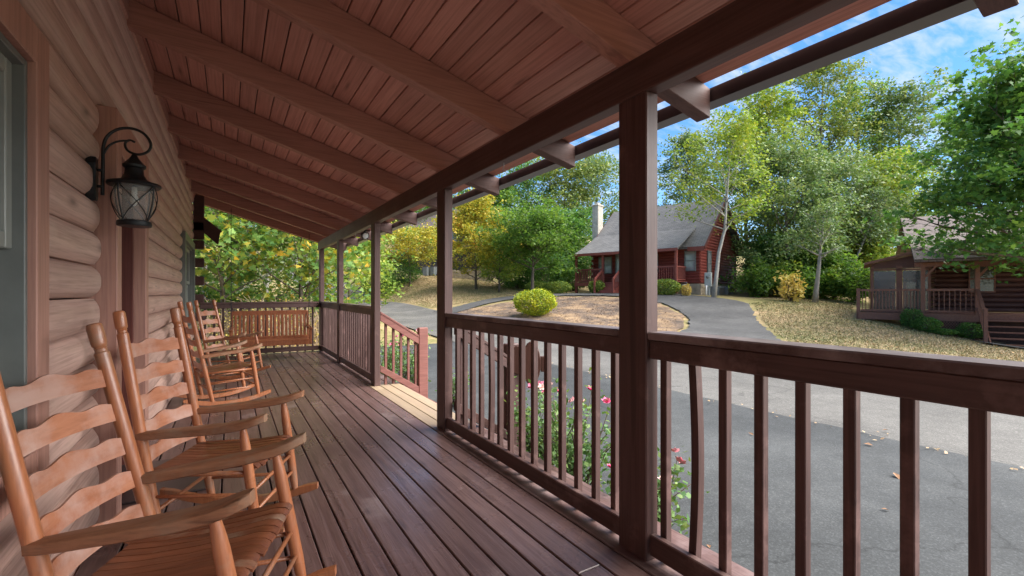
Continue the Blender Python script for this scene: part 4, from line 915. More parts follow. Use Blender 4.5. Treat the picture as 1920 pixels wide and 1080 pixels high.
def shingle_mat(name, c1, c2):
    m, nt, N, L, B = mk(name); t = N.new('ShaderNodeTexCoord')
    b = N.new('ShaderNodeTexBrick'); b.inputs['Scale'].default_value = 1.0; b.inputs['Brick Width'].default_value = .33; b.inputs['Row Height'].default_value = .14; b.inputs['Mortar Size'].default_value = .012
    sp = N.new('ShaderNodeSeparateXYZ'); L.new(t.outputs['Object'], sp.inputs[0]); cb = N.new('ShaderNodeCombineXYZ')
    L.new(sp.outputs[0], cb.inputs[0]); L.new(math_(N, L, 'MULTIPLY', math_(N, L, 'ADD', sp.outputs[2], sp.outputs[1]), .7), cb.inputs[1]); L.new(cb.outputs[0], b.inputs['Vector'])
    b.inputs['Color1'].default_value = (*c1, 1); b.inputs['Color2'].default_value = (*c2, 1); b.inputs['Mortar'].default_value = (*[x * .55 for x in c1], 1); b.inputs['Bias'].default_value = 0
    n_ = noise(N, L, t.outputs['Object'], 1.2, 5, .65)
    L.new(mixc(N, L, .6, b.outputs['Color'], ramp(N, L, n_, [(.3, .7), (.7, 1.2)]), 'MULTIPLY'), B.inputs['Base Color']); B.inputs['Roughness'].default_value = .9
    bump(N, L, B, b.outputs['Fac'], -.4, .02); return m
M['shingle_grey'] = shingle_mat('grey_shingles', (0.135, 0.130, 0.128), (0.185, 0.178, 0.172))
M['shingle_brown'] = shingle_mat('brown_shingles', (0.115, 0.085, 0.080), (0.16, 0.125, 0.118))
M['redlog'] = wood('red_log_stain', (0.175, 0.030, 0.022), (0.245, 0.052, 0.038), (1.2, 20, 20), .6, .2, .1)
M['redwood'] = wood('red_trim_stain', (0.235, 0.060, 0.045), (0.30, 0.090, 0.068), (8, 8, 8), .6, .2, .15)
M['darklog'] = wood('dark_log_stain', (0.095, 0.042, 0.036), (0.15, 0.075, 0.062), (1.2, 20, 20), .6, .2, .1)
M['chink'] = plain('log_top_weathering', (0.20, 0.115, 0.10), .7, 0, .2, 6)
M['browntrim'] = wood('brown_trim_stain', (0.185, 0.082, 0.058), (0.25, 0.118, 0.086), (8, 8, 8), .6, .2, .15)
M['stucco'] = plain('chimney_stone', (0.46, 0.42, 0.36), .9, 0, .25, 3.5, .5)
M['block'] = plain('foundation_stone', (0.36, 0.30, 0.22), .9, 0, .3, 2.5, .6)
M['unit'] = plain('grey_unit', (0.17, 0.19, 0.20), .6, .3, .15, 6)
M['meter'] = plain('pale_meter_box', (0.45, 0.47, 0.46), .5, .3, .1, 6)
M['pvc'] = plain('white_pipe', (0.75, 0.75, 0.73), .5, 0, .05, 6)

# red cabin across the road; local x along the facade (rightwards in view), y backwards, z up
CL = (22.493, 27.403); ca, sa = 0.298, -0.9535
cab = tag(empty('red_log_cabin', (CL[0], CL[1], 1.28), math.atan2(sa, ca)), 'red log cabin with steep grey shingle roof and front porch across the road', 'house')
FZ = 0.80      # porch floor height
W0, W1, YF, YB = 0.25, 8.43, 1.8, 9.9; WT = 3.3; RIDGE = 6.75; YM = (YF + YB) / 2
logwall(.2, W0, W1, YF, FZ - .15, WT, -1).build('wall', M['redlog'], cab, angle=40)
logwall(.2, W0, W1, YB, FZ - .15, WT, 1).build('wall', M['redlog'], cab, angle=40)
def gable(x, face):
    mb = MB(); z = FZ - .15
    while z < RIDGE - .25:
        zt = min(z + .2, RIDGE - .2)
        h_ = lambda q: 0 if q <= WT else (q - WT) / (RIDGE - WT) * (YM - YF)
        y0, y1 = YF + h_(zt) + .03, YB - h_(zt) - .03
        prof = [(x - face * .15, z)] + [(x + face * .04 * (1 - abs(2 * t - 1) ** 2.4), z + (zt - z) * t) for t in (0, .12, .3, .5, .7, .88, 1)] + [(x - face * .15, zt)]
        n = len(prof); vs = [(p, y0, q) for p, q in prof] + [(p, y1, q) for p, q in prof]
        mb.add(vs, [tuple(range(n))[::-1], tuple(range(n, 2 * n))] + [(i, (i + 1) % n, (i + 1) % n + n, i + n) for i in range(n)]); z = zt
    return mb
gable(W1, 1).build('gable_wall', M['redlog'], cab, angle=40); gable(W0, -1).build('gable_wall', M['redlog'], cab, angle=40)
rf_ = MB(); ov = .45; th = .14
ey, ez = YF - .45, WT - .35
rf_.prism([(ey, ez), (YM, RIDGE), (YB + .45, ez), (YB + .45, ez + th), (YM, RIDGE + th + .03), (ey, ez + th)], 'x', W0 - ov, W1 + ov)
py0, pz0, py1, pz1 = -.25, 2.82, 2.9, 4.42
rf_.prism([(py0, pz0), (py1, pz1), (py1, pz1 + .10), (1.2, 3.46 + .14), (py0, pz0 + .12)], 'x', -.15, 7.75)
roofo = rf_.build('roof', M['shingle_grey'], cab)
for s, x in ((1, W1 + ov), (-1, W0 - ov)):
    for ya, yb in ((ey, YM), (YB + .45, YM)):
        MB().bar((x + s * .02, ya, ez + .02), (x + s * .02, yb, RIDGE + .02), .05, .22, (0, 0, 1)).build('barge_board', M['door'], roofo)
MB().box(7.78, W1 + ov, ey - .03, ey + .02, ez - .16, ez + .12).build('fascia', M['redwood'], roofo)
MB().box(-.15, 7.75, py0 - .03, py0 + .01, pz0 - .08, pz0 + .10).build('fascia', M['redwood'], roofo)
mb = MB(); mb.box(-.78, -.22, 3.3, 4.1, -.4, 7.12); mb.box(-.83, -.17, 3.25, 4.15, 7.12, 7.24); mb.box(-.65, -.35, 3.5, 3.9, 7.24, 7.42); mb.build('chimney', M['stucco'], roofo, bev=.03)
MB().box(-.3, 7.6, 0, YF - .05, FZ - .05, FZ).build('porch_floor', M['redwood'], cab)
MB().box(-.3, 7.6, -.03, .0, FZ - .28, FZ - .02).build('rim_board', M['redwood'], cab)
for x in (-.2, 2.1, 3.6, 5.4, 7.5): MB().box(x - .075, x + .075, .02, .17, 0 if x in (-.2, 7.5) else FZ, 2.93).build('porch_post', M['redwood'], cab)
def rail_run(par, a, b, z0, mat, hgt=1.0, step=.15, th=.04):
    a, b = Vector(a), Vector(b); e = MB().bar(a + Vector((0, 0, z0 + hgt - .05)), b + Vector((0, 0, z0 + hgt - .05)), .11, .09).build('railing', mat, par)
    MB().bar(a + Vector((0, 0, z0 + .10)), b + Vector((0, 0, z0 + .10)), .05, .08).build('bottom_rail', mat, e)
    n = max(1, int((b - a).length / step)); bm_ = MB().box(-th / 2, th / 2, -th / 2, th / 2, .14, hgt - .1).mesh('baluster'); bm_.materials.append(mat)
    for i in range(n):
        p = a.lerp(b, (i + .5) / n); link('baluster', bm_, e, (p.x, p.y, z0))
    return e
rail_run(cab, (-.1, .1, 0), (2.0, .1, 0), FZ, M['redwood']); rail_run(cab, (3.7, .1, 0), (5.3, .1, 0), FZ, M['redwood']); rail_run(cab, (5.5, .1, 0), (7.4, .1, 0), FZ, M['redwood'])
rail_run(cab, (7.5, .2, 0), (7.5, 1.7, 0), FZ, M['redwood']); rail_run(cab, (-.2, .2, 0), (-.2, 1.7, 0), FZ, M['redwood'])
stp = MB()
for k in range(4): stp.box(2.2, 3.5, -.28 * (k + 1), -.28 * k, 0, FZ - .2 * (k + 1) + .02)
stp.build('steps', M['redwood'], cab)
for x in (2.12, 3.58):
    MB().bar((x, .05, FZ + .92), (x, -1.1, .95), .09, .12).build('stair_rail', M['redwood'], cab); MB().box(x - .06, x + .06, -1.16, -1.04, 0, 1.05).build('stair_post', M['redwood'], cab)
    for k in range(6): MB().box(x - .02, x + .02, -.18 * (k + .6) - .02, -.18 * (k + .6) + .02, FZ - .13 * (k + .6), FZ + .9 - .15 * (k + .6)).build('baluster', M['redwood'], cab)
far_window(cab, (1.35, YF - .05, FZ + .75), 1.0, 1.15, 'x', -1, M['sash'], M['pane_blind'])
far_window(cab, (5.0, YF - .05, FZ + .75), 1.0, 1.15, 'x', -1, M['sash'], M['pane_blind'])
far_window(cab, (7.82, YF - .05, FZ + .75), .62, 1.25, 'x', -1, M['sash'], M['pane_blind'])
far_window(cab, (W1 + .05, YF + 1.6, FZ + .55), .6, 1.5, 'y', 1, M['sash'], M['pane_blind'])
dd = far_window(cab, (2.75, YF - .05, FZ + .08), .9, 2.0, 'x', -1, M['sash'], M['pane_blind'], False); dd.name = 'door'
mb = MB(); mb.box(W0 + .1, W1 - .03, YF + .05, YB - .05, -.6, FZ - .16); mb.build('foundation', M['block'], cab)
rsx = np.random.RandomState(2)
for row in range(4):
    y = YF + .06
    while y < YB - .2:
        w = rsx.uniform(.22, .5); w = min(w, YB - .08 - y); MB().box(W1 - .06, W1 + .02 + rsx.uniform(0, .025), y + .008, y + w - .008, -.5 + .28 * row + .008, -.5 + .28 * (row + 1) - .008).build('stone', M['block'], cab, bev=.02); y += w
for k, z in enumerate(np.arange(FZ, WT, .4)): MB().box(W0 - .02, W0 + .18, YF - .28, YF - .05, z, z + .18).build('log_end', M['redlog'], cab)
def cabP(x, y, z=0.0):
    return Vector((CL[0] + x * ca - y * sa, CL[1] + x * sa + y * ca, 1.28 + z))
# utility boxes by the red cabin
u1 = tag(empty('electric_meter', cabP(9.0, 1.75, -.1), cab.rotation_euler.z), 'pale grey electric meter box on white pipe by the red cabin corner', 'meter')
MB().box(-.22, .22, -.10, .10, .55, 1.45).build('box', M['meter'], u1, bev=.02); MB().tube([(-.08, -.12, -.2), (-.08, -.12, .6)], .05, 10).build('pipe', M['pvc'], u1, smooth=True); MB().tube([(.0, -.11, 1.15), (0, -.16, 1.15)], .10, 14).build('dial', M['unit'], u1, smooth=True)
MB().box(.02, .10, -.05, .05, -.3, .56).build('pipe', M['meter'], u1)
for i, (x, y, lb) in enumerate(((8.9, 3.6, 'grey air conditioning unit beside the red cabin, nearer the tree trunk'), (9.0, 5.2, 'grey air conditioning unit beside the red cabin, farther back'))):
    a = tag(empty('air_conditioner', cabP(x, y, -.35), cab.rotation_euler.z), lb, 'air conditioner', 'air conditioners')
    MB().box(-.4, .4, -.6, .6, 0, .8).build('casing', M['unit'], a, bev=.03)
    for k in range(7): MB().box(-.41, .41, -.58, .58, .08 + k * .095, .12 + k * .095).build('louvre', M['gutter'], a)
gm = tag(empty('gas_meter', cabP(7.7, 1.2, 0), cab.rotation_euler.z), 'small grey gas meter with pipes beside the red cabin foundation', 'meter')
MB().box(-.2, .2, -.12, .12, .25, .6).build('body', M['meter'], gm, bev=.05); MB().tube([(-.25, 0, 0), (-.25, 0, .7), (.1, 0, .7), (.1, 0, .55)], .03, 8).build('pipe', M['unit'], gm, smooth=True)

# dark log cabin at right; local x to the right in view, y away from the camera
RC = (24.253, 9.832); ra = math.atan2(-0.928, 0.372)
lc = tag(empty('dark_log_cabin', (RC[0], RC[1], 0.42), ra), 'dark brown log cabin with railed deck, half hidden behind the green maple', 'house'); lc.scale = (0.76, 1, 1)
MB().box(0.05, 12.0, 0, 3.2, -.05, 0).build('deck_floor', M['browntrim'], lc)
MB().box(0.0, 5.2, -.05, -.005, -.30, -.01).build('rim_board', M['browntrim'], lc)
MB().box(5.2, 12.0, -.05, -.005, -.24, -.01).build('rim_board', M['browntrim'], lc)
MB().box(0.0, .05, -.05, 3.2, -.30, -.01).build('rim_board', M['browntrim'], lc)
for x, top in ((0.06, 1.08), (2.95, 2.15), (5.12, 2.15), (9.2, 2.15)): MB().box(x - .09, x + .09, -.03, .15, -.3, top).build('post', M['browntrim'], lc)
rail_run(lc, (.18, .05, 0), (2.82, .05, 0), 0, M['browntrim'], 1.05, .15); rail_run(lc, (3.08, .05, 0), (5.0, .05, 0), 0, M['browntrim'], 1.05, .21)
rail_run(lc, (.05, .2, 0), (.05, 3.1, 0), 0, M['browntrim'], 1.05)
logwall(.225, 3.9, 12.5, 3.3, 0, 2.75, -1, .10, .12).build('wall', M['darklog'], lc, angle=45)
for k in range(12): MB().box(3.55, 3.9, 3.14, 3.36, .225 * k + .02, .225 * k + .205).build('log_end', M['darklog'], lc, bev=.05)
rot_xy(logwall(.225, 3.3, 9.0, 3.9, 0, 2.75, -1, .08, .12)).build('side_wall', M['darklog'], lc, angle=45)
far_window(lc, (5.9, 3.2, .95), 1.0, 1.1, 'x', -1, M['browntrim'], M['pane_dark'])
dd = far_window(lc, (8.6, 3.2, .02), .95, 2.05, 'x', -1, M['browntrim'], M['pane_blind'], False); dd.name = 'door'
# porch roof and main roof
mb = MB(); mb.prism([(-.45, 2.16), (3.3, 3.55), (3.3, 3.68), (-.45, 2.28)], 'x', 2.55, 12.6); pr_ = mb.build('porch_roof', M['shingle_brown'], lc)
MB().box(2.6, 12.5, 0.0, .13, 1.98, 2.15).build('beam', M['browntrim'], lc)
MB().bar((3.05, .06, 1.55), (3.5, .06, 2.0), .09, .09).build('brace', M['browntrim'], lc); MB().bar((5.2, .06, 1.55), (5.6, .06, 2.0), .09, .09).build('brace', M['browntrim'], lc)
mb = MB(); mb.prism([(2.7, 3.15), (6.4, 4.75), (10.6, 3.15), (10.6, 3.30), (6.4, 4.90), (2.7, 3.30)], 'x', 2.45, 12.6); mb.build('roof', M['shingle_brown'], lc)
MB().box(2.40, 12.6, 2.66, 2.70, 2.98, 3.28).build('fascia', M['browntrim'], lc)
mb = MB(); mb.prism([(3.35, 2.75), (10.0, 2.75), (6.4, 4.6)], 'x', 3.8, 3.95); mb.build('gable_wall', M['darklog'], lc)
# glazed sun room on the left of the deck
mb = MB(); mb.prism([(.35, 2.16), (3.1, 2.72), (3.1, 2.82), (.35, 2.26)], 'y', .75, 5.0); mb.build('sun_room_roof', M['browntrim'], lc)
mb = MB()
for x, q in ((.75, .06), (2.01, .15), (3.35, .06)): mb.box(x - q, x + q, 1.1, 1.2, 0, 2.1)
mb.box(.69, 3.41, 1.1, 1.19, 1.88, 1.97).box(.69, 3.41, 1.1, 1.19, .0, .12)
mb.build('sun_room_frame', M['browntrim'], lc)
for a, b in ((.82, 1.85), (2.17, 3.28)): MB().box(a, b, 1.14, 1.155, .13, 1.87).build('pane', M['pane_dark'], lc)
mb = MB(); mb.prism([(.75, 1.98), (3.4, 1.98), (3.4, 2.68), (.75, 2.2)], 'y', 1.12, 1.18); mb.build('sun_room_gable', M['darklog'], lc)
mb = MB().box(.69, .75, 1.2, 4.5, 0, 2.15); mb.build('sun_room_side', M['browntrim'], lc)
# lattice skirt: thin crossed slats
lat = MB()
for k in range(-6, 22):
    x = 2.9 + k * .11
    for s in (1, -1):
        xa, xb = (x, x + .62) if s > 0 else (x + .62, x); za, zb_ = -.95, -.31
        lat.bar((min(max(xa, 2.9), 5.1), -.02 + .006 * s, za if 2.9 <= xa <= 5.1 else za + (zb_ - za) * ((2.9 - xa) if xa < 2.9 else (xa - 5.1)) / .62), (min(max(xb, 2.9), 5.1), -.02 + .006 * s, zb_ if 2.9 <= xb <= 5.1 else zb_ - (zb_ - za) * ((2.9 - xb) if xb < 2.9 else (xb - 5.1)) / .62), .03, .006, (0, 1, 0)) if not (xa < 2.9 and xb < 2.9 or xa > 5.1 and xb > 5.1) else None
lat.build('lattice', M['browntrim'], lc)
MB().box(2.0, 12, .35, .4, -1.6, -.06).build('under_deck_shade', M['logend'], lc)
MB().box(2.9, 5.1, -.35, -.18, -1.02, -.88).build('sleeper', M['browntrim'], lc)
# wide steps with open treads
for k in range(5):
    MB().box(5.35, 9.4, -.30 * (k + 1), -.30 * k - .03, -.21 * (k + 1) - .04, -.21 * (k + 1)).build('tread', M['browntrim'], lc)
for x in (5.32, 7.3, 9.4): 
    mb = MB(); mb.prism([(0, -.06), (0, -.38), (-1.55, -1.25), (-1.55, -1.09)], 'x', x - .03, x + .03); mb.build('stringer', M['browntrim'], lc)
MB().box(5.05, 5.19, -1.55, -1.41, -1.15, .28).build('stair_post', M['browntrim'], lc)
for z_, w_ in ((1.0, .15), (.25, .09)): MB().bar((5.12, 0, z_), (5.12, -1.46, z_ - .98), w_, .07).build('stair_rail', M['browntrim'], lc)
for k in range(7): MB().box(5.10, 5.14, -.2 * (k + 1) - .02, -.2 * (k + 1) + .02, .12 - .134 * (k + 1), .95 - .134 * (k + 1)).build('baluster', M['browntrim'], lc)

# dark house up on the hill at left, bins and retaining wall
hs = tag(empty('hillside_house', (20.4, 52.0, 3.3), R(-58)), 'dark grey wooden house up the hill behind the yellow trees', 'house')
M['greyboard'] = wood('grey_boarding', (0.075, 0.062, 0.060), (0.12, 0.10, 0.098), (20, 20, 1), .7, .3, .1)
for k in range(26): MB().box(-5 + k * .4, -5 + k * .4 + .385, 0, .12, 0, 3.0).build('plank', M['greyboard'], hs)
MB().box(-5, 5.4, .13, 7, 0, 5.6).build('wall', M['greyboard'], hs)
mb = MB(); mb.prism([(-1.3, 2.9), (.2, 3.5), (.2, 3.62), (-1.3, 3.02)], 'x', -5.4, 5.8); mb.build('porch_roof', M['shingle_grey'], hs)
mb = MB(); mb.prism([(-.6, 5.5), (3.5, 8.2), (7.6, 5.5), (7.6, 5.7), (3.5, 8.4), (-.6, 5.7)], 'x', -5.5, 5.9); mb.build('roof', M['shingle_brown'], hs)
for x in (-3, 0, 3): far_window(hs, (x, .1, 3.9), 1.1, 1.2, 'x', -1, M['sash'], M['pane'])
for i, (x, y, lb) in enumerate(((17.9, 47.0, 'dark wheeled rubbish bin at the hillside house, left one'), (18.55, 46.7, 'dark wheeled rubbish bin at the hillside house, right one'))):
    b = tag(empty('rubbish_bin', (x, y, g(x, y)), R(-55)), lb, 'bin', 'rubbish bins')
    mb = MB(); mb.add([(-.25, -.28, .06), (.25, -.28, .06), (.25, .28, .06), (-.25, .28, .06), (-.31, -.36, 1.0), (.31, -.36, 1.0), (.31, .36, 1.0), (-.31, .36, 1.0)], [(3, 2, 1, 0), (4, 5, 6, 7), (0, 1, 5, 4), (1, 2, 6, 5), (2, 3, 7, 6), (3, 0, 4, 7)])
    mb.build('body', M['unit'], b, bev=.03); MB().box(-.33, .33, -.4, .38, 1.003, 1.08).build('lid', M['gutter'], b, bev=.03)
    for s in (-.27, .27): MB().tube([(s - .03, .26, .12), (s + .03, .26, .12)], .12, 12).build('wheel', M['black'], b, smooth=True)
rw_ = tag(empty('retaining_wall', (20.0, 41.6, g(20, 41.6) - .3), R(-58)), 'low pale block retaining wall beneath the yellow tree on the hill', 'wall')
for r_ in range(4):
    for k in range(12): MB().box(-3 + k * .5 + (.25 if r_ % 2 else 0), -3 + k * .5 + .488 + (.25 if r_ % 2 else 0), -.15, .15, r_ * .3, r_ * .3 + .288).build('block', M['block'], rw_, bev=.02)

# ------------------------------------------------------------ shrubs and trees
shrub('round_bush', 'round clipped yellow-green bush alone on the mulch island', 12.94, 19.05, 1.08, 1.08, 1.32, 'gold', 9000, .085, 41, None, None, 'bush', .09, .78)
for i, (x, y, rx, ry, h, lb) in enumerate(((20.9, 27.9, .8, 1.5, .95, 'long low hedge in front of the red cabin, left of its steps'), (20.2, 29.6, .8, 1.2, .9, 'low hedge at the left end beyond the red cabin porch'), (22.55, 25.35, .62, .62, .98, 'small round clipped bush next to the red cabin steps'),
     (23.9, 20.35, .85, 1.05, 1.05, 'clipped green bush in front of the red cabin, right of its steps'))):
    shrub('clipped_bush', lb, x, y, rx, ry, h, 'shrub', 4200, .085, 50 + i, 'clipped bushes of the red cabin', None, 'bush', .05, .75)
shrub('russet_bush', 'small russet bush beside the gas meter', 24.35, 19.1, .32, .32, .75, 'tan', 900, .08, 58, None, None, 'bush')
for i, (dx_, dy_, r_, h, lb) in enumerate(((2.45, -.45, .42, .85, 'taller dark green bush at the left end of the lattice'), (2.95, -.75, .50, .62, 'dark green round bush in front of the lattice, left'), (4.75, -.5, .46, .66, 'dark green bush beside the steps of the dark cabin'), (3.6, -.8, .5, .25, 'low green plant in front of the lattice'))):
    x = RC[0] + dx_ * 0.76 * math.cos(ra) - dy_ * math.sin(ra); y = RC[1] + dx_ * 0.76 * math.sin(ra) + dy_ * math.cos(ra)
    shrub('foundation_bush', lb, x, y, r_, r_, h, 'deep', 2000, .06, 60 + i, 'bushes by the dark cabin', None, 'bush', .1)
def at(u_, D_):
    r_ = (u_ - 960) / CAM_F; s_, c_ = math.sin(CAM_TH), math.cos(CAM_TH); return ((r_ * c_ + s_) * D_, (-r_ * s_ + c_) * D_)
def T(name, label, u_, D_, vtop, wpx, leaf, n, ls, seed, **k):
    x, y = at(u_, D_); z0 = g(x, y); h = CAM_H + (549.4 - vtop) / CAM_F * D_ - z0
    return tree(name, label, x, y, h, wpx / 2 / CAM_F * D_, leaf, n, ls, seed, **k)
# beyond the far end of the porch
T('maple_tree', 'broad-leaved maple with yellow touches beyond the far porch railing, left part', 415, 15.5, 300, 330, 'autumn', 5200, .19, 101, cb=.22, shape=LEAF_M, spread=.2, group='trees beyond the porch end')
T('maple_tree', 'broad-leaved maple with yellow touches behind the hanging swing', 560, 16.5, 330, 300, 'autumn', 5200, .19, 102, cb=.20, shape=LEAF_M, spread=.2, group='trees beyond the porch end')
T('slender_tree', 'slender grey-trunked tree behind the maples at the porch end, left', 385, 19, 250, 300, 'green', 6500, .17, 103, cb=.15, bark='bark_pale', group='trees beyond the porch end')
T('slender_tree', 'slender grey-trunked tree behind the maples at the porch end, right', 500, 22, 260, 380, 'gray', 8000, .18, 104, cb=.12, bark='bark_pale', group='trees beyond the porch end')
T('slender_tree', 'green tree between the two farthest porch posts', 655, 25, 395, 190, 'lime', 8500, .18, 105, cb=.16, group='trees beyond the porch end')
T('slender_tree', 'far green tree seen under the roof edge at the porch end', 590, 30, 300, 330, 'green', 8000, .22, 106, cb=.1, group='trees beyond the porch end')
T('slender_tree', 'far green tree at the left end of the porch view', 440, 32, 250, 420, 'olive', 8000, .24, 107, cb=.1, group='trees beyond the porch end')
# brambles under the maples
for i, (u_, D_, w, h, lb) in enumerate(((530, 15.2, 1.5, 1.35, 'dry brown bramble thicket behind the hanging swing'), (430, 15.6, 1.4, 1.1, 'dry brown bramble thicket at the left behind the far railing'), (600, 15.8, 1.0, .9, 'dry brown bramble thicket behind the corner post'))):
    x, y = at(u_, D_); rs = np.random.RandomState(70 + i); e = tag(empty('bramble', (x, y, g(x, y))), lb, 'brambles', 'brambles beyond the porch end'); mb = MB()
    for k in range(230):
        a = rs.uniform(0, 6.28); b = np.array([rs.normal(0, w * .5), rs.normal(0, .5), 0]); t = b + np.array([math.cos(a) * .7, math.sin(a) * .5, h * rs.uniform(.3, 1.25)]); mid = (b + t) / 2 + np.array([0, 0, .35 * h]) + rs.normal(0, .12, 3)
        mb.tube([b, mid, t], [.008, .006, .003], 4, cap=False)
    mb.build('canes', plain('dry_cane_%d' % i, (.30, .22, .15), .8, 0, .3, 4), e)
    C = np.stack([rs.normal(0, w * .6, 1300), rs.normal(0, .5, 1300), np.abs(rs.normal(.4, .4, 1300)) * h], 1); link('foliage', leaf_mesh('foliage', C, .07, Lf['tan'], 80 + i), e)
# left of the red cabin
T('yellow_tree', 'wide flat yellow-green tree in front of the hillside house', 768, 43, 432, 150, 'yellow', 9000, .20, 111, cb=.42, limbs=16, group='trees left of the red cabin')
shrub('evergreen_shrub', 'dark green spreading evergreen at the foot of the hillside house', *at(738, 44), 2.6, 2.6, 2.6, 'deep', 6000, .16, 112)
shrub('evergreen_shrub', 'second dark green shrub at the far left of the hillside lawn', *at(712, 41), 1.6, 1.6, 2.2, 'green', 4000, .15, 113)
T('yellow_tree', 'full yellow-green tree with orange top, left of the red cabin', 893, 39, 372, 160, 'yellow', 22000, .20, 114, cb=.12, limbs=26, group='trees left of the red cabin')
T('yellow_tree', 'lime-yellow lower tree at the foot of the full yellow tree', 935, 36.5, 440, 80, 'lime', 6000, .15, 115, cb=.12, group='trees left of the red cabin')
T('green_tree', 'green tree with straight bare trunk standing on the lawn left of the red cabin', 998, 34.5, 402, 150, 'green', 20000, .19, 116, cb=.42, tr=.14, limbs=26, group='trees left of the red cabin')
for i, (u_, D_, vt, w, lf, lb) in enumerate(((925, 52, 330, 150, 'green', 'tall dark green tree behind the full yellow tree'), (985, 56, 300, 170, 'deep', 'tall deep green tree left behind the lawn tree'), (1055, 52, 298, 170, 'olive', 'tall olive tree behind the chimney, left'), (1120, 54, 285, 170, 'gray', 'tall pale tree directly behind the chimney'),
      (1060, 44, 395, 130, 'deep', 'dark green understorey tree left of the chimney'), (1035, 42, 430, 120, 'green', 'green understorey tree right of the bare lawn trunk'), (840, 62, 375, 150, 'green', 'green tree far behind the hillside house'), (760, 70, 395, 190, 'gray', 'far pale green tree above the hillside house'), (700, 66, 410, 160, 'green', 'far green tree left of the hillside house'))):
    T('forest_tree', lb, u_, D_, vt, w, lf, 14000, .28, 120 + i, cb=.08, limbs=24, group='forest behind the red cabin')
for i, (u_, D_, r_, h, lb) in enumerate(((970, 40, 2.2, 3.0, 'dark green undergrowth left of the lawn tree'), (1030, 39, 2.4, 3.2, 'dark green undergrowth left of the red cabin hedge'), (1075, 41, 2.2, 3.6, 'dark green undergrowth under the chimney trees'))):
    shrub('undergrowth', lb, *at(u_, D_), r_, r_, h, 'deep', 5200, .18, 140 + i, 'undergrowth left of the red cabin')
# right of the red cabin
T('leaning_tree', 'pale-trunked tree with leaning crown in front of the red cabin gable', 1338, 28.3, 195, 190, 'lime', 9000, .17, 151, cb=.40, tr=.125, lean=(.8, -.5), bark='bark_pale', limbs=24, group='trees right of the red cabin', asym=(.25, 2.2))
for i, (u_, D_, vt, w, lf, lb) in enumerate(((1290, 46, 245, 130, 'gray', 'airy tree rising behind the red cabin roof'), (1440, 37, 150, 210, 'lime', 'tall yellow-green tree right of the red cabin'), (1535, 40, 95, 220, 'olive', 'tallest olive-green tree in the wood at right'), (1610, 43, 150, 190, 'green', 'tall green tree in the middle of the wood at right'), (1690, 40, 150, 190, 'gray', 'tall grey-green tree behind the dark cabin roof'),
      (1480, 31, 255, 200, 'gray', 'middle-height grey-green tree at the wood edge, left'), (1560, 33, 270, 200, 'gray', 'middle-height grey-green tree at the wood edge, centre'), (1650, 34, 290, 190, 'lime', 'middle-height yellow-green tree at the wood edge, right'), (1400, 44, 230, 150, 'green', 'green tree directly behind the leaning tree'), (1860, 46, 200, 220, 'green', 'far green tree behind the maple at the right edge'))):
    T('wood_tree', lb, u_, D_, vt, w, lf, 17000, .20 if D_ < 36 else .24, 160 + i, cb=.13, limbs=26, group='wood right of the red cabin', bark='bark_pale' if i in (6, 7) else 'bark', spread=.16)
for i, (u_, D_, vt, w, lf, lb) in enumerate(((1440, 33, 440, 120, 'deep', 'dark leafy understorey right beside the red cabin'), (1500, 34, 430, 120, 'lime', 'bright leafy understorey behind the tan shrub'), (1570, 35, 400, 140, 'yellow', 'bright yellow understorey tree among the pale trunks'), (1625, 32, 440, 110, 'lime', 'bright lime understorey beside the sun room'), (1540, 30.5, 470, 110, 'green', 'green sapling right of the pale trunk'))):
    T('understorey_tree', lb, u_, D_, vt, w, lf, 9000, .19, 180 + i, cb=.06, limbs=20, group='understorey of the wood')
for i, (u_, D_, dx_, dy_, h, lb) in enumerate(((1585, 31, 1.1, -.9, 7.5, 'pale birch trunk leaning right in the wood, left one'), (1600, 31.5, 1.7, -1.1, 7.0, 'pale birch trunk leaning right in the wood, right one'), (1528, 27, .25, -.2, 6.0, 'straight grey-barked young tree at the lawn edge'))):
    x, y = at(u_, D_); tree('birch_tree', lb, x, y, h, 1.3, 'gray', 2600, .14, 190 + i, cb=.5, tr=.11 if i < 2 else .15, lean=(dx_ * 1.6, dy_ * 1.6), bark='bark_pale', group='pale trunks of the wood')
shrub('tan_shrub', 'pale tan-yellow shrub at the edge of the lawn', *at(1483, 27), .8, .8, 1.65, 'tan', 620, .20, 195, lump=.45, shell=.3)
for i, (u_, D_, r_, h, lb) in enumerate(((1425, 30, 1.4, 1.7, 'green undergrowth just right of the red cabin'), (1455, 31, 1.7, 2.0, 'dense green undergrowth left of the tan shrub'), (1515, 29.5, 1.5, 1.6, 'green undergrowth right of the tan shrub'), (1565, 29.5, 1.5, 1.9, 'green undergrowth left of the dark cabin deck'), (1600, 28, 1.3, 1.9, 'green undergrowth touching the dark cabin deck'))):
    shrub('wood_undergrowth', lb, *at(u_, D_), r_, r_, h * 1.25, 'lime' if i % 2 else 'green', 3000, .19, 200 + i, 'undergrowth of the wood', lump=.42, shell=.35)
for i, (u_, D_, vt, lf, lb) in enumerate(((1960, 36, 230, 'green', 'green tree behind the dark cabin, hidden by the maple crown'), (2120, 34, 200, 'olive', 'olive tree to the right of the dark cabin, past the right edge'), (2330, 36, 220, 'green', 'green tree well past the right edge, beyond the dark cabin'))):
    T('wood_tree', lb, u_, D_, vt, 260, lf, 11000, .26, 220 + i, cb=.1, limbs=24, group='wood right of the red cabin')
# the near maple at right
T('green_maple', 'dense deep green maple overhanging the dark cabin at the right edge', 1948, 16.0, 100, 420, 'deep', 30000, .17, 210, cb=.34, limbs=36, spread=.16, shape=LEAF_M, tr=.22, droop=.22)

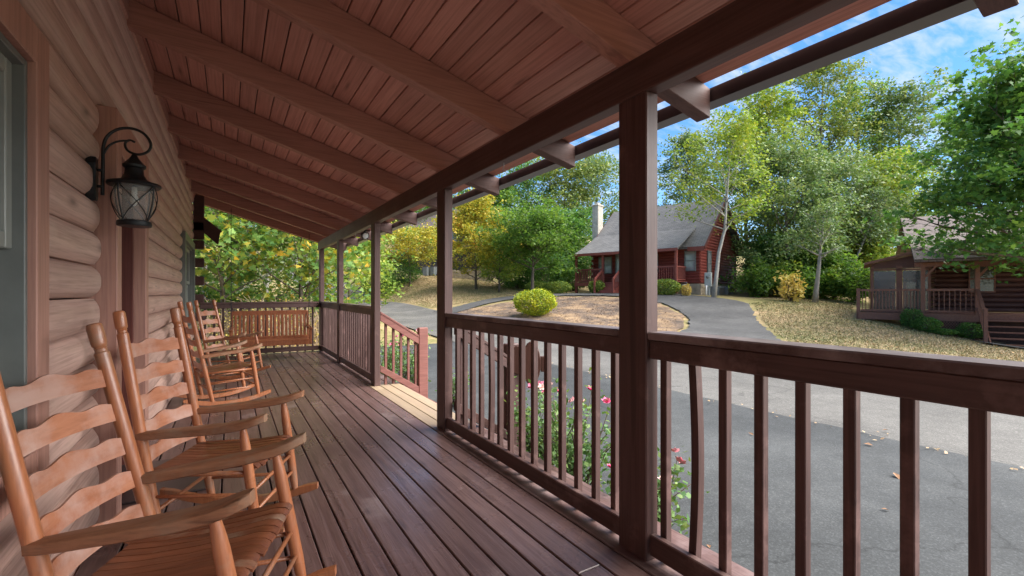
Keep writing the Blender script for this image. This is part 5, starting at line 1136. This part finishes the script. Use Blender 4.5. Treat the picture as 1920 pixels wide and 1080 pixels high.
# grass blades and straw on the lawns
rs = np.random.RandomState(77); P1 = np.stack([rs.uniform(12.5, 32, 90000), rs.uniform(-2, 15, 90000)], 1)
edge = np.interp(P1[:, 0], [10.6, 13.2, 15.5, 21.3, 24.2, 25.2], [3.6, 6.4, 8.4, 12.8, 14.9, 17.2]); inpath = (P1[:, 0] > 23.5) & (P1[:, 1] < 6.2)
incab = ((P1[:, 0] - RC[0]) * -math.sin(ra) + (P1[:, 1] - RC[1]) * math.cos(ra) > -.2) & ((P1[:, 0] - RC[0]) * math.cos(ra) + (P1[:, 1] - RC[1]) * math.sin(ra) > -.2)
P1 = P1[(P1[:, 1] < edge - .25) & ~inpath & ~incab]
P2 = np.stack([rs.uniform(11.3, 21, 60000), rs.uniform(28.7, 47, 60000)], 1)
P3 = np.stack([rs.uniform(11.2, 20, 20000), rs.uniform(12, 25, 20000)], 1); P3 = P3[P3[:, 0] < np.interp(P3[:, 1], [11.4, 12.8, 14.8, 17.2, 19.5, 22.2, 24.6, 25.9], [13, 15.9, 18.4, 20, 20.8, 20.4, 18.9, 16.5]) - .2]
m, nt, N, L, B = mk('grass_blades'); t = N.new('ShaderNodeTexCoord'); gi = N.new('ShaderNodeNewGeometry')
f = math_(N, L, 'ADD', math_(N, L, 'MULTIPLY', noise(N, L, t.outputs['Object'], .16, 4, .6), .62), math_(N, L, 'MULTIPLY', gi.outputs['Random Per Island'], .38))
L.new(ramp(N, L, f, [(.36, (.165, .172, .062)), (.49, (.295, .25, .115)), (.61, (.45, .33, .185)), (.76, (.53, .385, .235))]), B.inputs['Base Color']); B.inputs['Roughness'].default_value = .8; M['blade'] = m
def blades(name, label, Pq, hgt, seed):
    rs = np.random.RandomState(seed); n = len(Pq); z = G(Pq[:, 0], Pq[:, 1]) - .01; a = rs.uniform(0, 6.28, n); w = rs.uniform(.010, .022, n); h = hgt * rs.uniform(.5, 1.4, n); l = rs.normal(0, .06, (n, 2))
    b = np.stack([Pq[:, 0], Pq[:, 1], z], 1); s = np.stack([np.cos(a) * w, np.sin(a) * w, np.zeros(n)], 1); tp = b + np.stack([l[:, 0], l[:, 1], h], 1)
    V = np.stack([b - s, b + s, tp], 1); me = bpy.data.meshes.new(name); me.vertices.add(n * 3); me.vertices.foreach_set('co', V.reshape(-1).astype(np.float32)); me.loops.add(n * 3); me.loops.foreach_set('vertex_index', np.arange(n * 3, dtype=np.int32)); me.polygons.add(n); me.polygons.foreach_set('loop_start', np.arange(0, n * 3, 3, dtype=np.int32)); me.update(calc_edges=True); me.materials.append(M['blade'])
    o = link(name, me); o['kind'] = 'stuff'; o['label'] = label; o['category'] = 'grass'
blades('lawn_grass', 'dry patchy grass on the lawn in front of the dark cabin', P1, .055, 1)
blades('hill_grass', 'dry tan grass on the hillside lawn left of the red cabin', P2, .06, 2)
blades('straw', 'sparse straw on the mulch island around the round bush', P3, .035, 3)
# leaf litter and bark chips
def litter(name, label, Pq, size, cols, off, seed):
    rs = np.random.RandomState(seed); C = np.stack([Pq[:, 0], Pq[:, 1], G(Pq[:, 0], Pq[:, 1]) + off], 1)
    o = link(name, leaf_mesh(name, C, size, leafmat('litter_' + name, cols, .1), seed, LEAF_Q, 3.0)); o['kind'] = 'stuff'; o['label'] = label; o['category'] = 'litter'
q = P3[:1800]; litter('bark_chips', 'dark bark chips and dead leaves scattered over the mulch island', q, .085, [(.05, .032, .022), (.10, .06, .04), (.20, .12, .06)], .05, 301)
rs = np.random.RandomState(9); q = P1[rs.choice(len(P1), 350)]; litter('lawn_leaves', 'scattered dead leaves on the lawn before the dark cabin', q, .075, [(.16, .09, .04), (.28, .16, .07), (.34, .24, .12)], .05, 302)
yy = rs.uniform(-2, 24, 700); q = np.stack([np.where(rs.rand(700) < .5, 6.66 + rs.normal(0, .10, 700), 10.9 + np.abs(rs.normal(0, .2, 700))), yy], 1); litter('road_edge_leaves', 'small dead leaves and grit along the edges of the road', q, .045, [(.12, .08, .05), (.22, .14, .07), (.30, .22, .12)], .075, 303)
for i, (u_, D_, r_, h, lb) in enumerate(((395, 18, 1.3, 1.7, 'green undergrowth at the left behind the far porch railing'), (470, 19, 1.5, 1.5, 'green undergrowth behind the bramble thicket'), (575, 19.5, 1.4, 1.6, 'green undergrowth near the corner post'), (520, 24, 2.4, 2.6, 'darker bushes behind the hanging swing'), (420, 26, 2.6, 3.0, 'darker bushes at the left end behind the maples'))):
    shrub('porch_end_undergrowth', lb, *at(u_, D_), r_, r_ * .8, h, 'green', 3800, .12, 310 + i, 'undergrowth beyond the porch end')
